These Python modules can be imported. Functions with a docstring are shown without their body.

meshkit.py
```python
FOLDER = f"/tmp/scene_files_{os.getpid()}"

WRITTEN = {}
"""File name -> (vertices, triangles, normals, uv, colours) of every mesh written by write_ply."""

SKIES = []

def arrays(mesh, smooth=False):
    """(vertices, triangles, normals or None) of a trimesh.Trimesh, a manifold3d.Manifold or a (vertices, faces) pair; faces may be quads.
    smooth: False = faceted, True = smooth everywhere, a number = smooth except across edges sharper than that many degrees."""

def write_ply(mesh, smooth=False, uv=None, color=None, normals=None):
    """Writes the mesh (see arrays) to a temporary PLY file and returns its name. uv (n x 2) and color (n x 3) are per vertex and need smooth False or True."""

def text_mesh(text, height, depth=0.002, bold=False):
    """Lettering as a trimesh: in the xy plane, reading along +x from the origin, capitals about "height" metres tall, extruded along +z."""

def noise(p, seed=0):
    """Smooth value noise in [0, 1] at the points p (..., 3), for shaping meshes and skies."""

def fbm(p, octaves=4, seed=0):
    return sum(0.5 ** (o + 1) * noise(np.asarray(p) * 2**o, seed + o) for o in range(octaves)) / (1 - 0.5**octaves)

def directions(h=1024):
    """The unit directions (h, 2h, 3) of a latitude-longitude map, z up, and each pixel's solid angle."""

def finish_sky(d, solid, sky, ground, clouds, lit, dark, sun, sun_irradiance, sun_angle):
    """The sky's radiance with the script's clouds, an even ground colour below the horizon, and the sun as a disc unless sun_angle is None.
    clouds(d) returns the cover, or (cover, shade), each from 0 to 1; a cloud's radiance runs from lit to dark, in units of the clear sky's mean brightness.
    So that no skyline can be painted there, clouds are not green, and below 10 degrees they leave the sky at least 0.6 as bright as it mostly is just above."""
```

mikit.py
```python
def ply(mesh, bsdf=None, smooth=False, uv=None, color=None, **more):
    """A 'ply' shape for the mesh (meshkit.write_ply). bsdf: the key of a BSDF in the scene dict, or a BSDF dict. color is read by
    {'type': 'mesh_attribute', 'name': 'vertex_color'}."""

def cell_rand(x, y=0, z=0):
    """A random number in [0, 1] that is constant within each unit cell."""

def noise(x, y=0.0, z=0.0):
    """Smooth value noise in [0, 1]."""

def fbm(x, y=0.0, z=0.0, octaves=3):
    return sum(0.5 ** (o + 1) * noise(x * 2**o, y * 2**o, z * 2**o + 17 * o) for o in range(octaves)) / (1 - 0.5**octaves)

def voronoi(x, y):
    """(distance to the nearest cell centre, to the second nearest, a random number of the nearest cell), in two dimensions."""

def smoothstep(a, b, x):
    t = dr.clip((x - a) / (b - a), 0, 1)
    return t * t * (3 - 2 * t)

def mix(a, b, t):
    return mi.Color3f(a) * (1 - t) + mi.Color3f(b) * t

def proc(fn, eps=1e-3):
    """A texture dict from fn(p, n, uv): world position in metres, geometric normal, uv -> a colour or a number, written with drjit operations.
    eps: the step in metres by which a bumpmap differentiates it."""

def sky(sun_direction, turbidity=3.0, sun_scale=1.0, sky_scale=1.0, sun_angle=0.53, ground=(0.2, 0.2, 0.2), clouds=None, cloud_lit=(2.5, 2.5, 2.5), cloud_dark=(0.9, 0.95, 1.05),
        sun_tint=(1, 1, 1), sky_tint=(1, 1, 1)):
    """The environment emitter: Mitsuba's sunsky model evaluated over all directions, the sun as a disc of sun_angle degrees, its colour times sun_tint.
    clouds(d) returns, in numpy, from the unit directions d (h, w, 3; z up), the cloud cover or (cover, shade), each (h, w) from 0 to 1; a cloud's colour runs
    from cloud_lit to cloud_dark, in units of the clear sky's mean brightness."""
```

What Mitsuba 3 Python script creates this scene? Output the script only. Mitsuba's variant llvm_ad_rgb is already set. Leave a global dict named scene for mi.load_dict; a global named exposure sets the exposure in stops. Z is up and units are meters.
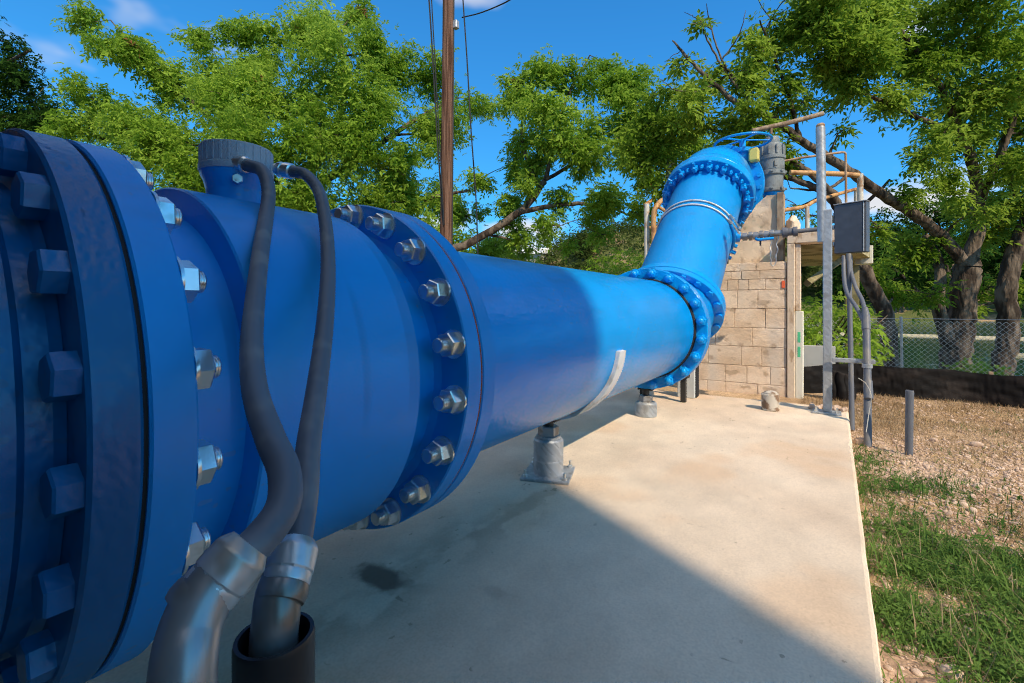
import math
import numpy as np
import trimesh
import shapely.geometry as sg
import mitsuba as mi
import drjit as dr
import mikit
import meshkit
from mikit import proc, noise, fbm, smoothstep, mix, voronoi

T = mi.ScalarTransform4f
scene, labels = {}, {}

# ------------------------------------------------------------------ camera, sky, exposure
YAW = math.radians(33.64)
scene['camera'] = {
    'type': 'perspective', 'fov': 94.65, 'fov_axis': 'x', 'near_clip': 0.02, 'far_clip': 3000.0,
    'principal_point_offset_y': 0.05124,
    'to_world': T().look_at(origin=[0, 0, 0.745], target=[-math.sin(YAW), math.cos(YAW), 0.745], up=[0, 0, 1]),
}
SUN = np.array([0.872 * 0.752, -0.489 * 0.752, 0.659])


def clouds(d):
    """One noise field: few clouds in view, unseen cover added for neutral fill light."""
    q = d[..., :2] / (d[..., 2:] + .22) * 1.5 + np.array([29.47, -29.75])  # offset keeps the view mostly clear of the added cover
    n = meshkit.fbm(np.concatenate([q, q[..., :1] * 0], -1), 6, 3)
    cover = np.clip((n - .535) / .12, 0, 1) ** 1.3
    return cover * .92, np.clip((n - .60) * 3.0, 0, .6)


scene['sky'] = mikit.sky(SUN, turbidity=3.0, ground=(.22, .2, .16), clouds=clouds, cloud_lit=(2.3, 2.25, 2.2), cloud_dark=(1.2, 1.25, 1.3),
                         sun_scale=.82, sky_scale=1.58, sky_tint=(.17, .66, .96), sun_tint=(.97, .975, .98))
exposure = 2.1


# ------------------------------------------------------------------ materials
def P(**k):
    r = {'type': 'principled'}
    for a, v in k.items():
        r[a] = {'type': 'rgb', 'value': list(v)} if isinstance(v, tuple) else v
    return r


def mat(name, b, bump=None, scale=1.0, two=True):
    if bump is not None:
        b = {'type': 'bumpmap', 'tex': bump, 'scale': scale, 'bsdf': b}
    scene[name] = {'type': 'twosided', 'bsdf': b} if two else b
    return name


BLUE = mi.Color3f(.0002, .295, .78)


def blue_col(p, n, uv):
    a = fbm(p.x * 5, p.y * 5, p.z * 5, 4)
    g = smoothstep(.64, .74, fbm(p.x * 3.1 + 4, p.y * 3.1, p.z * 9, 4))
    speck = smoothstep(.80, .86, noise(p.x * 90, p.y * 90, p.z * 90)) * smoothstep(.5, .7, noise(p.x * 4 + 9, p.y * 4, p.z * 4))
    c = BLUE * (.88 + .24 * a)
    c = mix(c, mi.Color3f(.05, .18, .40), .22 * g)
    drip = smoothstep(.70, .80, noise(p.y * 26, p.x * 3, 0)) * smoothstep(.5, .75, fbm(p.x * 3 + 2, p.y * 3, p.z * 3, 3))
    c = mix(c, mi.Color3f(.002, .10, .30), .30 * drip)
    return mix(c, mi.Color3f(.25, .24, .22), .22 * speck)


def blue_rough(p, n, uv):
    return .22 + .16 * fbm(p.x * 6, p.y * 6, p.z * 6, 3)


def peel(p, n, uv):
    return .6 * noise(p.x * 95, p.y * 95, p.z * 95) + .3 * noise(p.x * 210, p.y * 210, p.z * 210) + 1.6 * noise(p.x * 14, p.y * 14, p.z * 14)


def brushy(p, n, uv):
    return noise(p.x * 70, p.y * 120, p.z * 40) + .6 * noise(p.x * 160, p.y * 200, p.z * 120)


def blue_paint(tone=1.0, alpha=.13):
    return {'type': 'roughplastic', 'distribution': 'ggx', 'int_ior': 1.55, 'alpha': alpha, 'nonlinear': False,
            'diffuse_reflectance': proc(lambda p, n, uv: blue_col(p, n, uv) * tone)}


blue_b = blue_paint()
blue_gloss = blue_paint(1.0, .06)
mat('paint_blue', blue_gloss, proc(peel), .0016)
mat('paint_blue_smooth', blue_b, proc(lambda p, n, uv: noise(p.x * 30, p.y * 30, p.z * 30)), .0003)
mat('paint_blue_coarse', blue_paint(.40, .11), proc(brushy), .0011)  # coarse navy coat, tone lowered further to carry near-end shade


def galv_col(p, n, uv):
    w = voronoi(p.x * 60 + p.z * 31, p.y * 60 + p.z * 47)[2]
    s = smoothstep(.62, .75, fbm(p.x * 11, p.y * 11, p.z * 11, 4))
    return mix(mi.Color3f(.42, .44, .46) * (.82 + .3 * w), mi.Color3f(.26, .24, .21), .5 * s)


mat('galvanised', P(base_color=proc(galv_col), metallic=.55, roughness=.48, specular=.5))
mat('fence_wire', P(base_color=(.58, .59, .58), metallic=.2, roughness=.5))
mat('zinc', P(base_color=proc(lambda p, n, uv: mix(mi.Color3f(.80, .81, .80), mi.Color3f(.50, .47, .40), .55 * smoothstep(.5, .75, fbm(p.x * 60, p.y * 60, p.z * 60)))), metallic=.92, roughness=.24))
mat('gland_metal', P(base_color=proc(lambda p, n, uv: mix(mi.Color3f(.58, .59, .60), mi.Color3f(.36, .33, .29), smoothstep(.45, .7, fbm(p.x * 40, p.y * 40, p.z * 40)))), metallic=.6, roughness=.36))
mat('dark_steel', P(base_color=(.05, .045, .04), metallic=.5, roughness=.5))
mat('cast_fitting', P(base_color=proc(lambda p, n, uv: mix(mi.Color3f(.32, .325, .335), mi.Color3f(.19, .17, .15), smoothstep(.45, .7, fbm(p.x * 25, p.y * 25, p.z * 25)))), metallic=.6, roughness=.33))
mat('flex_grey', P(base_color=proc(lambda p, n, uv: mix(mi.Color3f(.095, .105, .130), mi.Color3f(.19, .185, .18), .6 * smoothstep(.55, .75, fbm(p.x * 22, p.y * 22, p.z * 22)))), roughness=.48, specular=.45),
    proc(lambda p, n, uv: noise(p.x * 120, p.y * 120, p.z * 120)), .0003)
mat('pvc_grey', P(base_color=proc(lambda p, n, uv: mix(mi.Color3f(.115, .125, .15), mi.Color3f(.24, .22, .19), .6 * smoothstep(.5, .75, fbm(p.x * 14, p.y * 14, p.z * 7)))), roughness=.5, specular=.4))
mat('cap_grey', P(base_color=(.36, .38, .42), roughness=.5, specular=.4))
mat('black_plastic', P(base_color=(.012, .012, .014), roughness=.38, specular=.5))
mat('gasket_black', P(base_color=(.01, .01, .012), roughness=.8))
mat('gasket_red', P(base_color=(.30, .045, .02), roughness=.7))
mat('strap_grey', P(base_color=proc(lambda p, n, uv: mix(mi.Color3f(.62, .64, .66), mi.Color3f(.44, .42, .38), smoothstep(.45, .7, fbm(p.x * 18, p.y * 18, p.z * 18)))), metallic=.2, roughness=.5))
mat('motor_grey', P(base_color=proc(lambda p, n, uv: mix(mi.Color3f(.19, .215, .225), mi.Color3f(.12, .115, .105), .7 * smoothstep(.5, .75, fbm(p.x * 12, p.y * 12, p.z * 12)))), roughness=.5, specular=.4))
mat('box_grey', P(base_color=proc(lambda p, n, uv: mi.Color3f(.062, .070, .088) * (.8 + .6 * fbm(p.x * 22, p.y * 22, p.z * 22, 4))), roughness=.42, specular=.45))


def rusty(a, b, t=.5):
    return lambda p, n, uv: mix(mi.Color3f(*a), mi.Color3f(*b), smoothstep(t - .12, t + .12, fbm(p.x * 16, p.y * 16, p.z * 9, 4)))


mat('rail_yellow', P(base_color=proc(rusty((.50, .28, .11), (.25, .11, .04), .56)), roughness=.6))
mat('rail_white', P(base_color=proc(rusty((.55, .53, .47), (.32, .19, .10), .6)), roughness=.6))
mat('rust_pipe', P(base_color=proc(rusty((.30, .16, .08), (.42, .27, .16), .5)), roughness=.7))
mat('old_pipe', P(base_color=proc(rusty((.33, .26, .18), (.20, .13, .08), .52)), roughness=.75))
mat('yellow_box', P(base_color=(.55, .48, .13), roughness=.5))
mat('orange_tag', P(base_color=(.75, .13, .05), roughness=.6))


def pad_col(p, n, uv):
    a = fbm(p.x * 1.3, p.y * 1.3, 0, 5)
    b = fbm(p.x * 9, p.y * 7, 3, 4)
    c = mix(mi.Color3f(.52, .410, .305), mi.Color3f(.60, .500, .385), smoothstep(.3, .7, a))
    c = c * (.86 + .28 * b)
    rust = smoothstep(.54, .72, fbm(p.x * 2.2 + 5, p.y * 2.2 + 2, 1, 4))
    c = mix(c, mi.Color3f(.55, .36, .21), .38 * rust)
    # brown drip line under the pipe and one oily patch by the meter
    drip = smoothstep(.16, .0, dr.abs(p.x + .93 + .10 * (noise(p.y * 5, 3, 1) - .5))) * smoothstep(2.0, 1.5, p.y) * smoothstep(.42, .62, fbm(p.x * 16, p.y * 9, 2, 4))
    c = mix(c, mi.Color3f(.20, .14, .09), .35 * drip)
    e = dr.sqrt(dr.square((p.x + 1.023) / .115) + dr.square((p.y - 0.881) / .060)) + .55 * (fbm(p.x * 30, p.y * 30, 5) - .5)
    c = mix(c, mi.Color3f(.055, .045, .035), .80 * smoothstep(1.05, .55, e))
    e2 = dr.sqrt(dr.square((p.x + .72) / .05) + dr.square((p.y - 1.0) / .03)) + .6 * (fbm(p.x * 40, p.y * 40, 5) - .5)
    c = mix(c, mi.Color3f(.16, .12, .09), .22 * smoothstep(1.0, .4, e2))
    spot = smoothstep(.925, .95, noise(p.x * 38, p.y * 38, 3)) * smoothstep(.35, .7, noise(p.x * 90, p.y * 90, 8)) * smoothstep(.4, .6, noise(p.x * 3, p.y * 3, 5))
    c = mix(c, mi.Color3f(.16, .12, .08), .5 * spot)
    fine = noise(p.x * 260, p.y * 260, 0)
    c = c * (.93 + .14 * fine)
    pit = smoothstep(.80, .88, noise(p.x * 120, p.y * 120, 2))
    return mix(c, mi.Color3f(.16, .13, .10), .07 * pit)


mat('pad_concrete', P(base_color=proc(pad_col), roughness=.85, specular=.25),
    proc(lambda p, n, uv: .3 * noise(p.x * 90, p.y * 140, p.z * 60) + noise(p.x * 22, p.y * 22, p.z * 22) + .5 * noise(p.x * 180, p.y * 180, p.z * 90)), .0005)


def stone_col(tone):
    def f(p, n, uv):
        a = fbm(p.x * 6, p.y * 6, p.z * 6, 4)
        c = mix(mi.Color3f(.64, .475, .33), mi.Color3f(.74, .59, .45), smoothstep(.3, .7, a)) * tone
        c = c * (.88 + .24 * noise(p.x * 90, p.y * 90, p.z * 90))
        grey = smoothstep(.50, .68, fbm(p.x * 7 + 3, 1, p.z * .9, 3))
        c = mix(c, mi.Color3f(.50, .48, .45), .32 * grey)
        dirt = smoothstep(.60, .75, fbm(p.x * 14 + 3, p.y * 14, p.z * 14, 4))
        return mix(c, mi.Color3f(.26, .17, .10), .5 * dirt)
    return f


stone_bump = proc(lambda p, n, uv: noise(p.x * 45, p.y * 45, p.z * 45) + .5 * noise(p.x * 130, p.y * 130, p.z * 130))
for i, t in enumerate((1.0, .93, 1.07)):
    mat(f'block_stone_{i}', P(base_color=proc(stone_col(t)), roughness=.9, specular=.2), stone_bump, .0035)
mat('mortar', P(base_color=(.56, .43, .31), roughness=.95))


def rough_col(p, n, uv):
    a = fbm(p.x * 5, p.y * 5, p.z * 5, 5)
    c = mix(mi.Color3f(.58, .43, .29), mi.Color3f(.70, .57, .43), smoothstep(.32, .66, a))
    c = mix(c, mi.Color3f(.28, .19, .11), .45 * smoothstep(.60, .72, fbm(p.x * 15, p.y * 15, p.z * 9, 4)))
    return mix(c, mi.Color3f(.25, .45, .32), .35 * smoothstep(.62, .75, fbm(p.x * 8 + 7, p.y * 8, p.z * 8, 3)))


mat('rough_concrete', P(base_color=proc(rough_col), roughness=.9, specular=.2), proc(lambda p, n, uv: noise(p.x * 25, p.y * 25, p.z * 25) + .6 * noise(p.x * 80, p.y * 80, p.z * 80)), .005)
mat('frame_concrete', P(base_color=proc(lambda p, n, uv: mix(mi.Color3f(.62, .50, .38), mi.Color3f(.44, .31, .20), smoothstep(.60, .78, fbm(p.x * 18, p.y * 18, p.z * 7, 4))) * (.9 + .2 * noise(p.x * 70, p.y * 70, p.z * 70))), roughness=.9, specular=.2), stone_bump, .003)
mat('pale_paint', P(base_color=proc(lambda p, n, uv: mix(mi.Color3f(.66, .64, .55), mi.Color3f(.40, .36, .28), smoothstep(.52, .74, fbm(p.x * 8, p.y * 8, p.z * 3, 4)))), roughness=.7))
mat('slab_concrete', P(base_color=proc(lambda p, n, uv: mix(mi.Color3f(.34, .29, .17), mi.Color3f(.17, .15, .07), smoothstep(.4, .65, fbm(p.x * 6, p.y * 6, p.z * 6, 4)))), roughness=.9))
mat('green_paint', P(base_color=(.08, .50, .25), roughness=.7))


def bark_col(a, b):
    return lambda p, n, uv: mix(mi.Color3f(*a), mi.Color3f(*b), smoothstep(.35, .65, fbm(p.x * 11, p.y * 11, p.z * 3.0, 4)))


bark_bump = proc(lambda p, n, uv: fbm(p.x * 20, p.y * 20, p.z * 4, 3), eps=4e-3)
mat('bark', P(base_color=proc(bark_col((.045, .034, .027), (.165, .130, .100))), roughness=.95, specular=.1), bark_bump, .05)
mat('pole_wood', P(base_color=proc(lambda p, n, uv: mix(mi.Color3f(.07, .036, .024), mi.Color3f(.20, .115, .08), smoothstep(.3, .7, fbm(p.x * 45, p.y * 45, p.z * 1.2, 4)))), roughness=.9, specular=.1),
    proc(lambda p, n, uv: fbm(p.x * 60, p.y * 60, p.z * 1.5, 3), eps=2e-3), .015)
mat('wire_black', P(base_color=(.015, .015, .017), roughness=.6))
mat('silt_fabric', P(base_color=proc(lambda p, n, uv: mix(mi.Color3f(.008, .007, .007), mi.Color3f(.024, .019, .017), smoothstep(.42, .72, fbm(p.x * 5, p.y * 5, p.z * 9, 4)))), roughness=.75, specular=.2),
    proc(lambda p, n, uv: noise(p.x * 14, p.y * 14, p.z * 22) + .6 * noise(p.x * 40, p.y * 40, p.z * 12)), .012)
mat('stake_wood', P(base_color=(.28, .20, .13), roughness=.9))
mat('board_grey', P(base_color=proc(lambda p, n, uv: mi.Color3f(.50, .51, .50) * (.8 + .35 * fbm(p.x * 7, p.y * 7, p.z * 7, 4))), roughness=.6))
mat('roof_white', P(base_color=(.75, .74, .72), roughness=.6))
mat('house_wall', P(base_color=(.45, .40, .33), roughness=.8))
mat('unseen_dark_wall', P(base_color=(.10, .10, .11), roughness=.9))  # unseen walls, dark to cut light on the near pipe end


def leaf(name, a, b, t, tone=1.0):
    def col(p, n, uv):
        k = .5 * noise(p.x * 1.1, p.y * 1.1, p.z * 1.1) + .5 * noise(p.x * 23, p.y * 23, p.z * 23)
        return mix(mi.Color3f(*a), mi.Color3f(*b), smoothstep(.25, .75, k)) * tone
    scene[name] = {'type': 'principledthin', 'base_color': proc(col), 'diff_trans': t, 'roughness': .38, 'spec_trans': 0.0, 'eta': 1.5}
    return name


leaf('leaf_bright', (.190, .335, .030), (.400, .565, .085), 1.1)
leaf('leaf_mid', (.185, .330, .028), (.380, .550, .080), 1.15)
leaf('leaf_right', (.150, .265, .022), (.350, .490, .070), 1.1)
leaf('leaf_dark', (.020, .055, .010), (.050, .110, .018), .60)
leaf('leaf_dead', (.16, .07, .03), (.30, .15, .07), .4)
leaf('leaf_far', (.045, .075, .016), (.105, .135, .035), .5)
leaf('grass_green', (.050, .135, .028), (.160, .270, .065), .8)
leaf('grass_dry', (.32, .215, .115), (.48, .365, .23), .5)


def soil_col(p, n, uv):
    a = fbm(p.x * 2.1, p.y * 2.1, 0, 5)
    c = mix(mi.Color3f(.34, .215, .140), mi.Color3f(.50, .36, .255), smoothstep(.3, .7, a))
    v = voronoi(p.x * 38, p.y * 38)
    c = c * (.75 + .45 * v[2]) * (.7 + .3 * smoothstep(.0, .22, v[1] - v[0]))
    straw = smoothstep(.48, .66, fbm(p.x * 3.3 + 8, p.y * 3.3, 2, 4))
    straw = dr.maximum(straw, .6 * smoothstep(3.2, 4.2, p.y))
    c = mix(c, mi.Color3f(.33, .225, .115) * (.7 + .6 * noise(p.x * 110, p.y * 50, 0)), .75 * straw)
    d = dr.sqrt(p.x * p.x + p.y * p.y)
    green = smoothstep(8, 16, d) * smoothstep(.28, .5, fbm(p.x * .22, p.y * .22, 5, 4))
    return mix(c, mi.Color3f(.07, .10, .025), .9 * green)


mat('soil', P(base_color=proc(soil_col), roughness=.95, specular=.15), proc(lambda p, n, uv: fbm(p.x * 24, p.y * 24, 0, 4), eps=3e-3), .03)
mat('gravel_pale', P(base_color=proc(lambda p, n, uv: mix(mi.Color3f(.37, .25, .175), mi.Color3f(.62, .48, .38), noise(p.x * 33, p.y * 33, p.z * 33))), roughness=.9))
mat('sand', P(base_color=proc(lambda p, n, uv: mix(mi.Color3f(.34, .29, .18), mi.Color3f(.22, .22, .10), smoothstep(.45, .6, fbm(p.x * .4, p.y * .4, 0, 3)))), roughness=.95))
scene['water'] = {'type': 'bumpmap', 'scale': .010, 'tex': proc(lambda p, n, uv: fbm(p.x * 1.1, p.y * 2.6, 0, 3), eps=.02),
                  'bsdf': P(base_color=(.012, .032, .014), roughness=.06, specular=.5)}


# ------------------------------------------------------------------ helpers
def key_for(name, parent=None):
    k = name if parent is None else f'{parent}__{name}'
    if k not in scene and not any(s.startswith(k + '__') for s in scene) and k not in labels:
        return k
    i = 1
    while f'{k}_{i:03d}' in scene or any(s.startswith(f'{k}_{i:03d}__') for s in scene) or f'{k}_{i:03d}' in labels:
        i += 1
    return f'{k}_{i:03d}'


def thing(name, label, category, group=None, kind=None):
    k = key_for(name)
    labels[k] = {'label': label, 'category': category}
    if group:
        labels[k]['group'] = group
    if kind:
        labels[k]['kind'] = kind
    return k


def obj(name, mesh, m, parent=None, smooth=35, label=None, to_world=None):
    k = key_for(name, parent)
    d = mesh if isinstance(mesh, dict) else mikit.ply(mesh, m, smooth)
    scene[k] = {**d, 'to_world': T(to_world)} if to_world is not None else d
    if label:
        labels[k] = {'label': label}
    return k


def one(name, mesh, m, label, category, smooth=35, group=None, kind=None):
    """A thing that is a single mesh."""
    k = key_for(name)
    scene[k] = mikit.ply(mesh, m, smooth)
    labels[k] = {'label': label, 'category': category}
    if group:
        labels[k]['group'] = group
    if kind:
        labels[k]['kind'] = kind
    return k


def struct(name, mesh, m, smooth=False, label=None, category=None):
    k = key_for(name)
    scene[k] = mikit.ply(mesh, m, smooth)
    labels[k] = {'kind': 'structure', 'label': label, 'category': category}
    return k


def cat(*ms):
    return trimesh.util.concatenate([m for m in ms if m is not None])


def frame(o, z, x=None):
    z = np.asarray(z, float) / np.linalg.norm(z)
    x = np.array([0, 0, 1.0]) if x is None else np.asarray(x, float)
    if abs(x @ z) > .95:
        x = np.array([1.0, 0, 0])
    x = x - z * (x @ z)
    x /= np.linalg.norm(x)
    m = np.eye(4)
    m[:3, 0], m[:3, 1], m[:3, 2], m[:3, 3] = x, np.cross(z, x), z, o
    return m


def lathe(prof, n=48, at=None):
    m = trimesh.creation.revolve(np.array(prof, float), sections=n)
    m.fix_normals()
    if at is not None:
        m.apply_transform(at)
    return m


def ring(r0, r1, t, c=.003, n=96, at=None):
    return lathe([(r0, 0), (r1 - c, 0), (r1, c), (r1, t - c), (r1 - c, t), (r0, t), (r0, 0)], n, at)


def box(x0, x1, y0, y1, z0, z1):
    m = trimesh.creation.box((x1 - x0, y1 - y0, z1 - z0))
    m.apply_translation(((x0 + x1) / 2, (y0 + y1) / 2, (z0 + z1) / 2))
    return m


def cbox(x0, x1, y0, y1, z0, z1, c=.006):
    """A box with chamfered edges."""
    pts = []
    for sx in (0, 1):
        for sy in (0, 1):
            for sz in (0, 1):
                p = np.array([(x0, x1)[sx], (y0, y1)[sy], (z0, z1)[sz]], float)
                s = np.array([1 - 2 * sx, 1 - 2 * sy, 1 - 2 * sz]) * c
                pts += [p + s * (0, 1, 1), p + s * (1, 0, 1), p + s * (1, 1, 0)]
    return trimesh.convex.convex_hull(np.array(pts))


def spline(pts, n=8):
    p = np.array(pts, float)
    p = np.vstack([2 * p[0] - p[1], p, 2 * p[-1] - p[-2]])
    out = []
    for i in range(1, len(p) - 2):
        for t in np.linspace(0, 1, n, endpoint=False):
            out.append(.5 * (2 * p[i] + (p[i + 1] - p[i - 1]) * t + (2 * p[i - 1] - 5 * p[i] + 4 * p[i + 1] - p[i + 2]) * t * t + (3 * p[i] - p[i - 1] - 3 * p[i + 1] + p[i + 2]) * t ** 3))
    return np.vstack([out, p[-2]])


def tube(pts, r, sides=12, cap=True):
    p = np.asarray(pts, float)
    n = len(p)
    r = np.broadcast_to(np.asarray(r, float), (n,))
    t = np.gradient(p, axis=0)
    t /= np.linalg.norm(t, axis=1, keepdims=True) + 1e-12
    a = np.cross(t[0], [0, 0, 1.0] if abs(t[0][2]) < .9 else [1.0, 0, 0])
    a /= np.linalg.norm(a)
    A = [a]
    for i in range(1, n):
        a = a - t[i] * (a @ t[i])
        a = a / (np.linalg.norm(a) + 1e-12)
        A.append(a)
    A = np.array(A)
    B = np.cross(t, A)
    ang = np.arange(sides) * 2 * np.pi / sides
    v = p[:, None] + r[:, None, None] * (np.cos(ang)[None, :, None] * A[:, None] + np.sin(ang)[None, :, None] * B[:, None])
    i, j = np.meshgrid(np.arange(n - 1), np.arange(sides), indexing='ij')
    q = np.stack([i * sides + j, i * sides + (j + 1) % sides, (i + 1) * sides + (j + 1) % sides, (i + 1) * sides + j], -1).reshape(-1, 4)
    v = v.reshape(-1, 3)
    f = np.vstack([q[:, [0, 1, 2]], q[:, [0, 2, 3]]])
    if cap:
        c0, c1 = len(v), len(v) + 1
        v = np.vstack([v, p[0], p[-1]])
        k = np.arange(sides)
        f = np.vstack([f, np.stack([np.full(sides, c0), (k + 1) % sides, k], 1), np.stack([np.full(sides, c1), (n - 1) * sides + k, (n - 1) * sides + (k + 1) % sides], 1)])
    return trimesh.Trimesh(v, f, process=False)


def rod(a, b, r, sides=12):
    return tube([a, b], r, sides)


def hexa(r, h, c=.18):
    return lathe([(0, 0), (r, 0), (r, h * (1 - c * .6)), (r * (1 - c * .5), h), (0, h)], 6)


def stud(r, h, thread=True):
    prof = [(0, 0)]
    z = 0
    while thread and z < h - .004:
        prof += [(r, z), (r, z + .0012), (r * .90, z + .0020), (r * .90, z + .0030)]
        z += .0036
    prof += [(r, max(z, .001)), (r, h - .002), (r - .002, h), (0, h)]
    return lathe(prof, 18)


# ------------------------------------------------------------------ terrain, water, far land
def ground_z(x, y):
    x, y = np.asarray(x, float), np.asarray(y, float)
    d = np.hypot(x, y)
    sm = lambda a, b, v: (lambda t: t * t * (3 - 2 * t))(np.clip((v - a) / (b - a), 0, 1))
    z = -.10 - .04 * sm(1, 5, y) - .75 * sm(6.3, 9.5, y) * sm(-9, -2, x) - 2.6 * sm(10.5, 26, y) * sm(-14, -4, x)
    z = z + (3.2) * sm(128, 150, y) * sm(-40, 10, x)
    p = np.stack([x * .9, y * .9, x * 0], -1)
    z = z + .045 * (meshkit.fbm(p, 4, 2) - .5) * sm(.2, .7, np.hypot(np.clip(np.abs(x + 1) - 1.2, 0, 9), 0)) + .02 * (meshkit.fbm(p * 6, 3, 5) - .5)
    hill = 27 * np.exp(-(((x + 62) / 46) ** 2 + ((y - 165) / 42) ** 2)) + 20 * np.exp(-(((x + 5) / 60) ** 2 + ((y - 215) / 40) ** 2)) + 16 * np.exp(-(((x - 120) / 90) ** 2 + ((y - 230) / 45) ** 2))
    hill = hill * (.85 + .3 * meshkit.fbm(np.stack([x * .03, y * .03, x * 0], -1), 3, 8))
    return z + hill * sm(118, 150, d)


def sheet(xs, ys, fn):
    X, Y = np.meshgrid(xs, ys, indexing='ij')
    Z = fn(X, Y)
    n, m = X.shape
    i, j = np.meshgrid(np.arange(n - 1), np.arange(m - 1), indexing='ij')
    a = i * m + j
    f = np.stack([a, a + m, a + m + 1, a + 1], -1).reshape(-1, 4)
    return trimesh.Trimesh(np.stack([X, Y, Z], -1).reshape(-1, 3), np.vstack([f[:, [0, 1, 2]], f[:, [0, 2, 3]]]), process=False)


def graded(stops):
    out = []
    for (a, b, s) in stops:
        out += list(np.arange(a, b - 1e-6, s))
    return np.array(out + [stops[-1][1]])


gx = graded([(-900, -200, 70), (-200, -40, 8), (-40, -4, 2), (-4, 0, .4), (0, 3, .05), (3, 8, .5), (8, 40, 3), (40, 240, 10), (240, 900, 70)])
gy = graded([(-900, -60, 70), (-60, -4, 7), (-4, .8, .4), (.8, 6.6, .05), (6.6, 30, .5), (30, 120, 6), (120, 260, 6), (260, 900, 70)])
struct('ground', sheet(gx, gy, ground_z), 'soil', True, 'tan gravelly soil with dry grass beside the concrete pad, sloping to the lake', 'ground')
struct('lake', box(-60, 260, 18, 152, -3.6, -2.2), 'water', False, 'green lake water behind the chain link fence with sky reflections', 'lake')
bar = []
for (x0, x1, yc, w, s) in ((-12, 46, 62, 3.2, 1), (9, 60, 40, .8, 2)):
    n = 60
    t = np.linspace(0, 1, n)
    xs = x0 + (x1 - x0) * t
    yy = yc + 2.5 * (meshkit.fbm(np.stack([t * 6, t * 0 + s, t * 0], -1), 3, s) - .5)
    hw = w * np.sin(np.pi * np.clip(t, .02, .98)) ** .4 * (.7 + .6 * meshkit.fbm(np.stack([t * 9, t * 0 + s + 4, t * 0], -1), 3, s))
    prof = np.array([(-1, -.25), (-.55, .10), (0, .16), (.55, .10), (1, -.25)])
    v = np.stack([np.stack([xs, yy + hw * a, np.full(n, -2.2 + b)], -1) for a, b in prof], 1)
    i, j = np.meshgrid(np.arange(n - 1), np.arange(4), indexing='ij')
    q = (i * 5 + j).reshape(-1)
    bar.append(trimesh.Trimesh(v.reshape(-1, 3), np.vstack([np.stack([q, q + 5, q + 6], 1), np.stack([q, q + 6, q + 1], 1)]), process=False))
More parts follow.
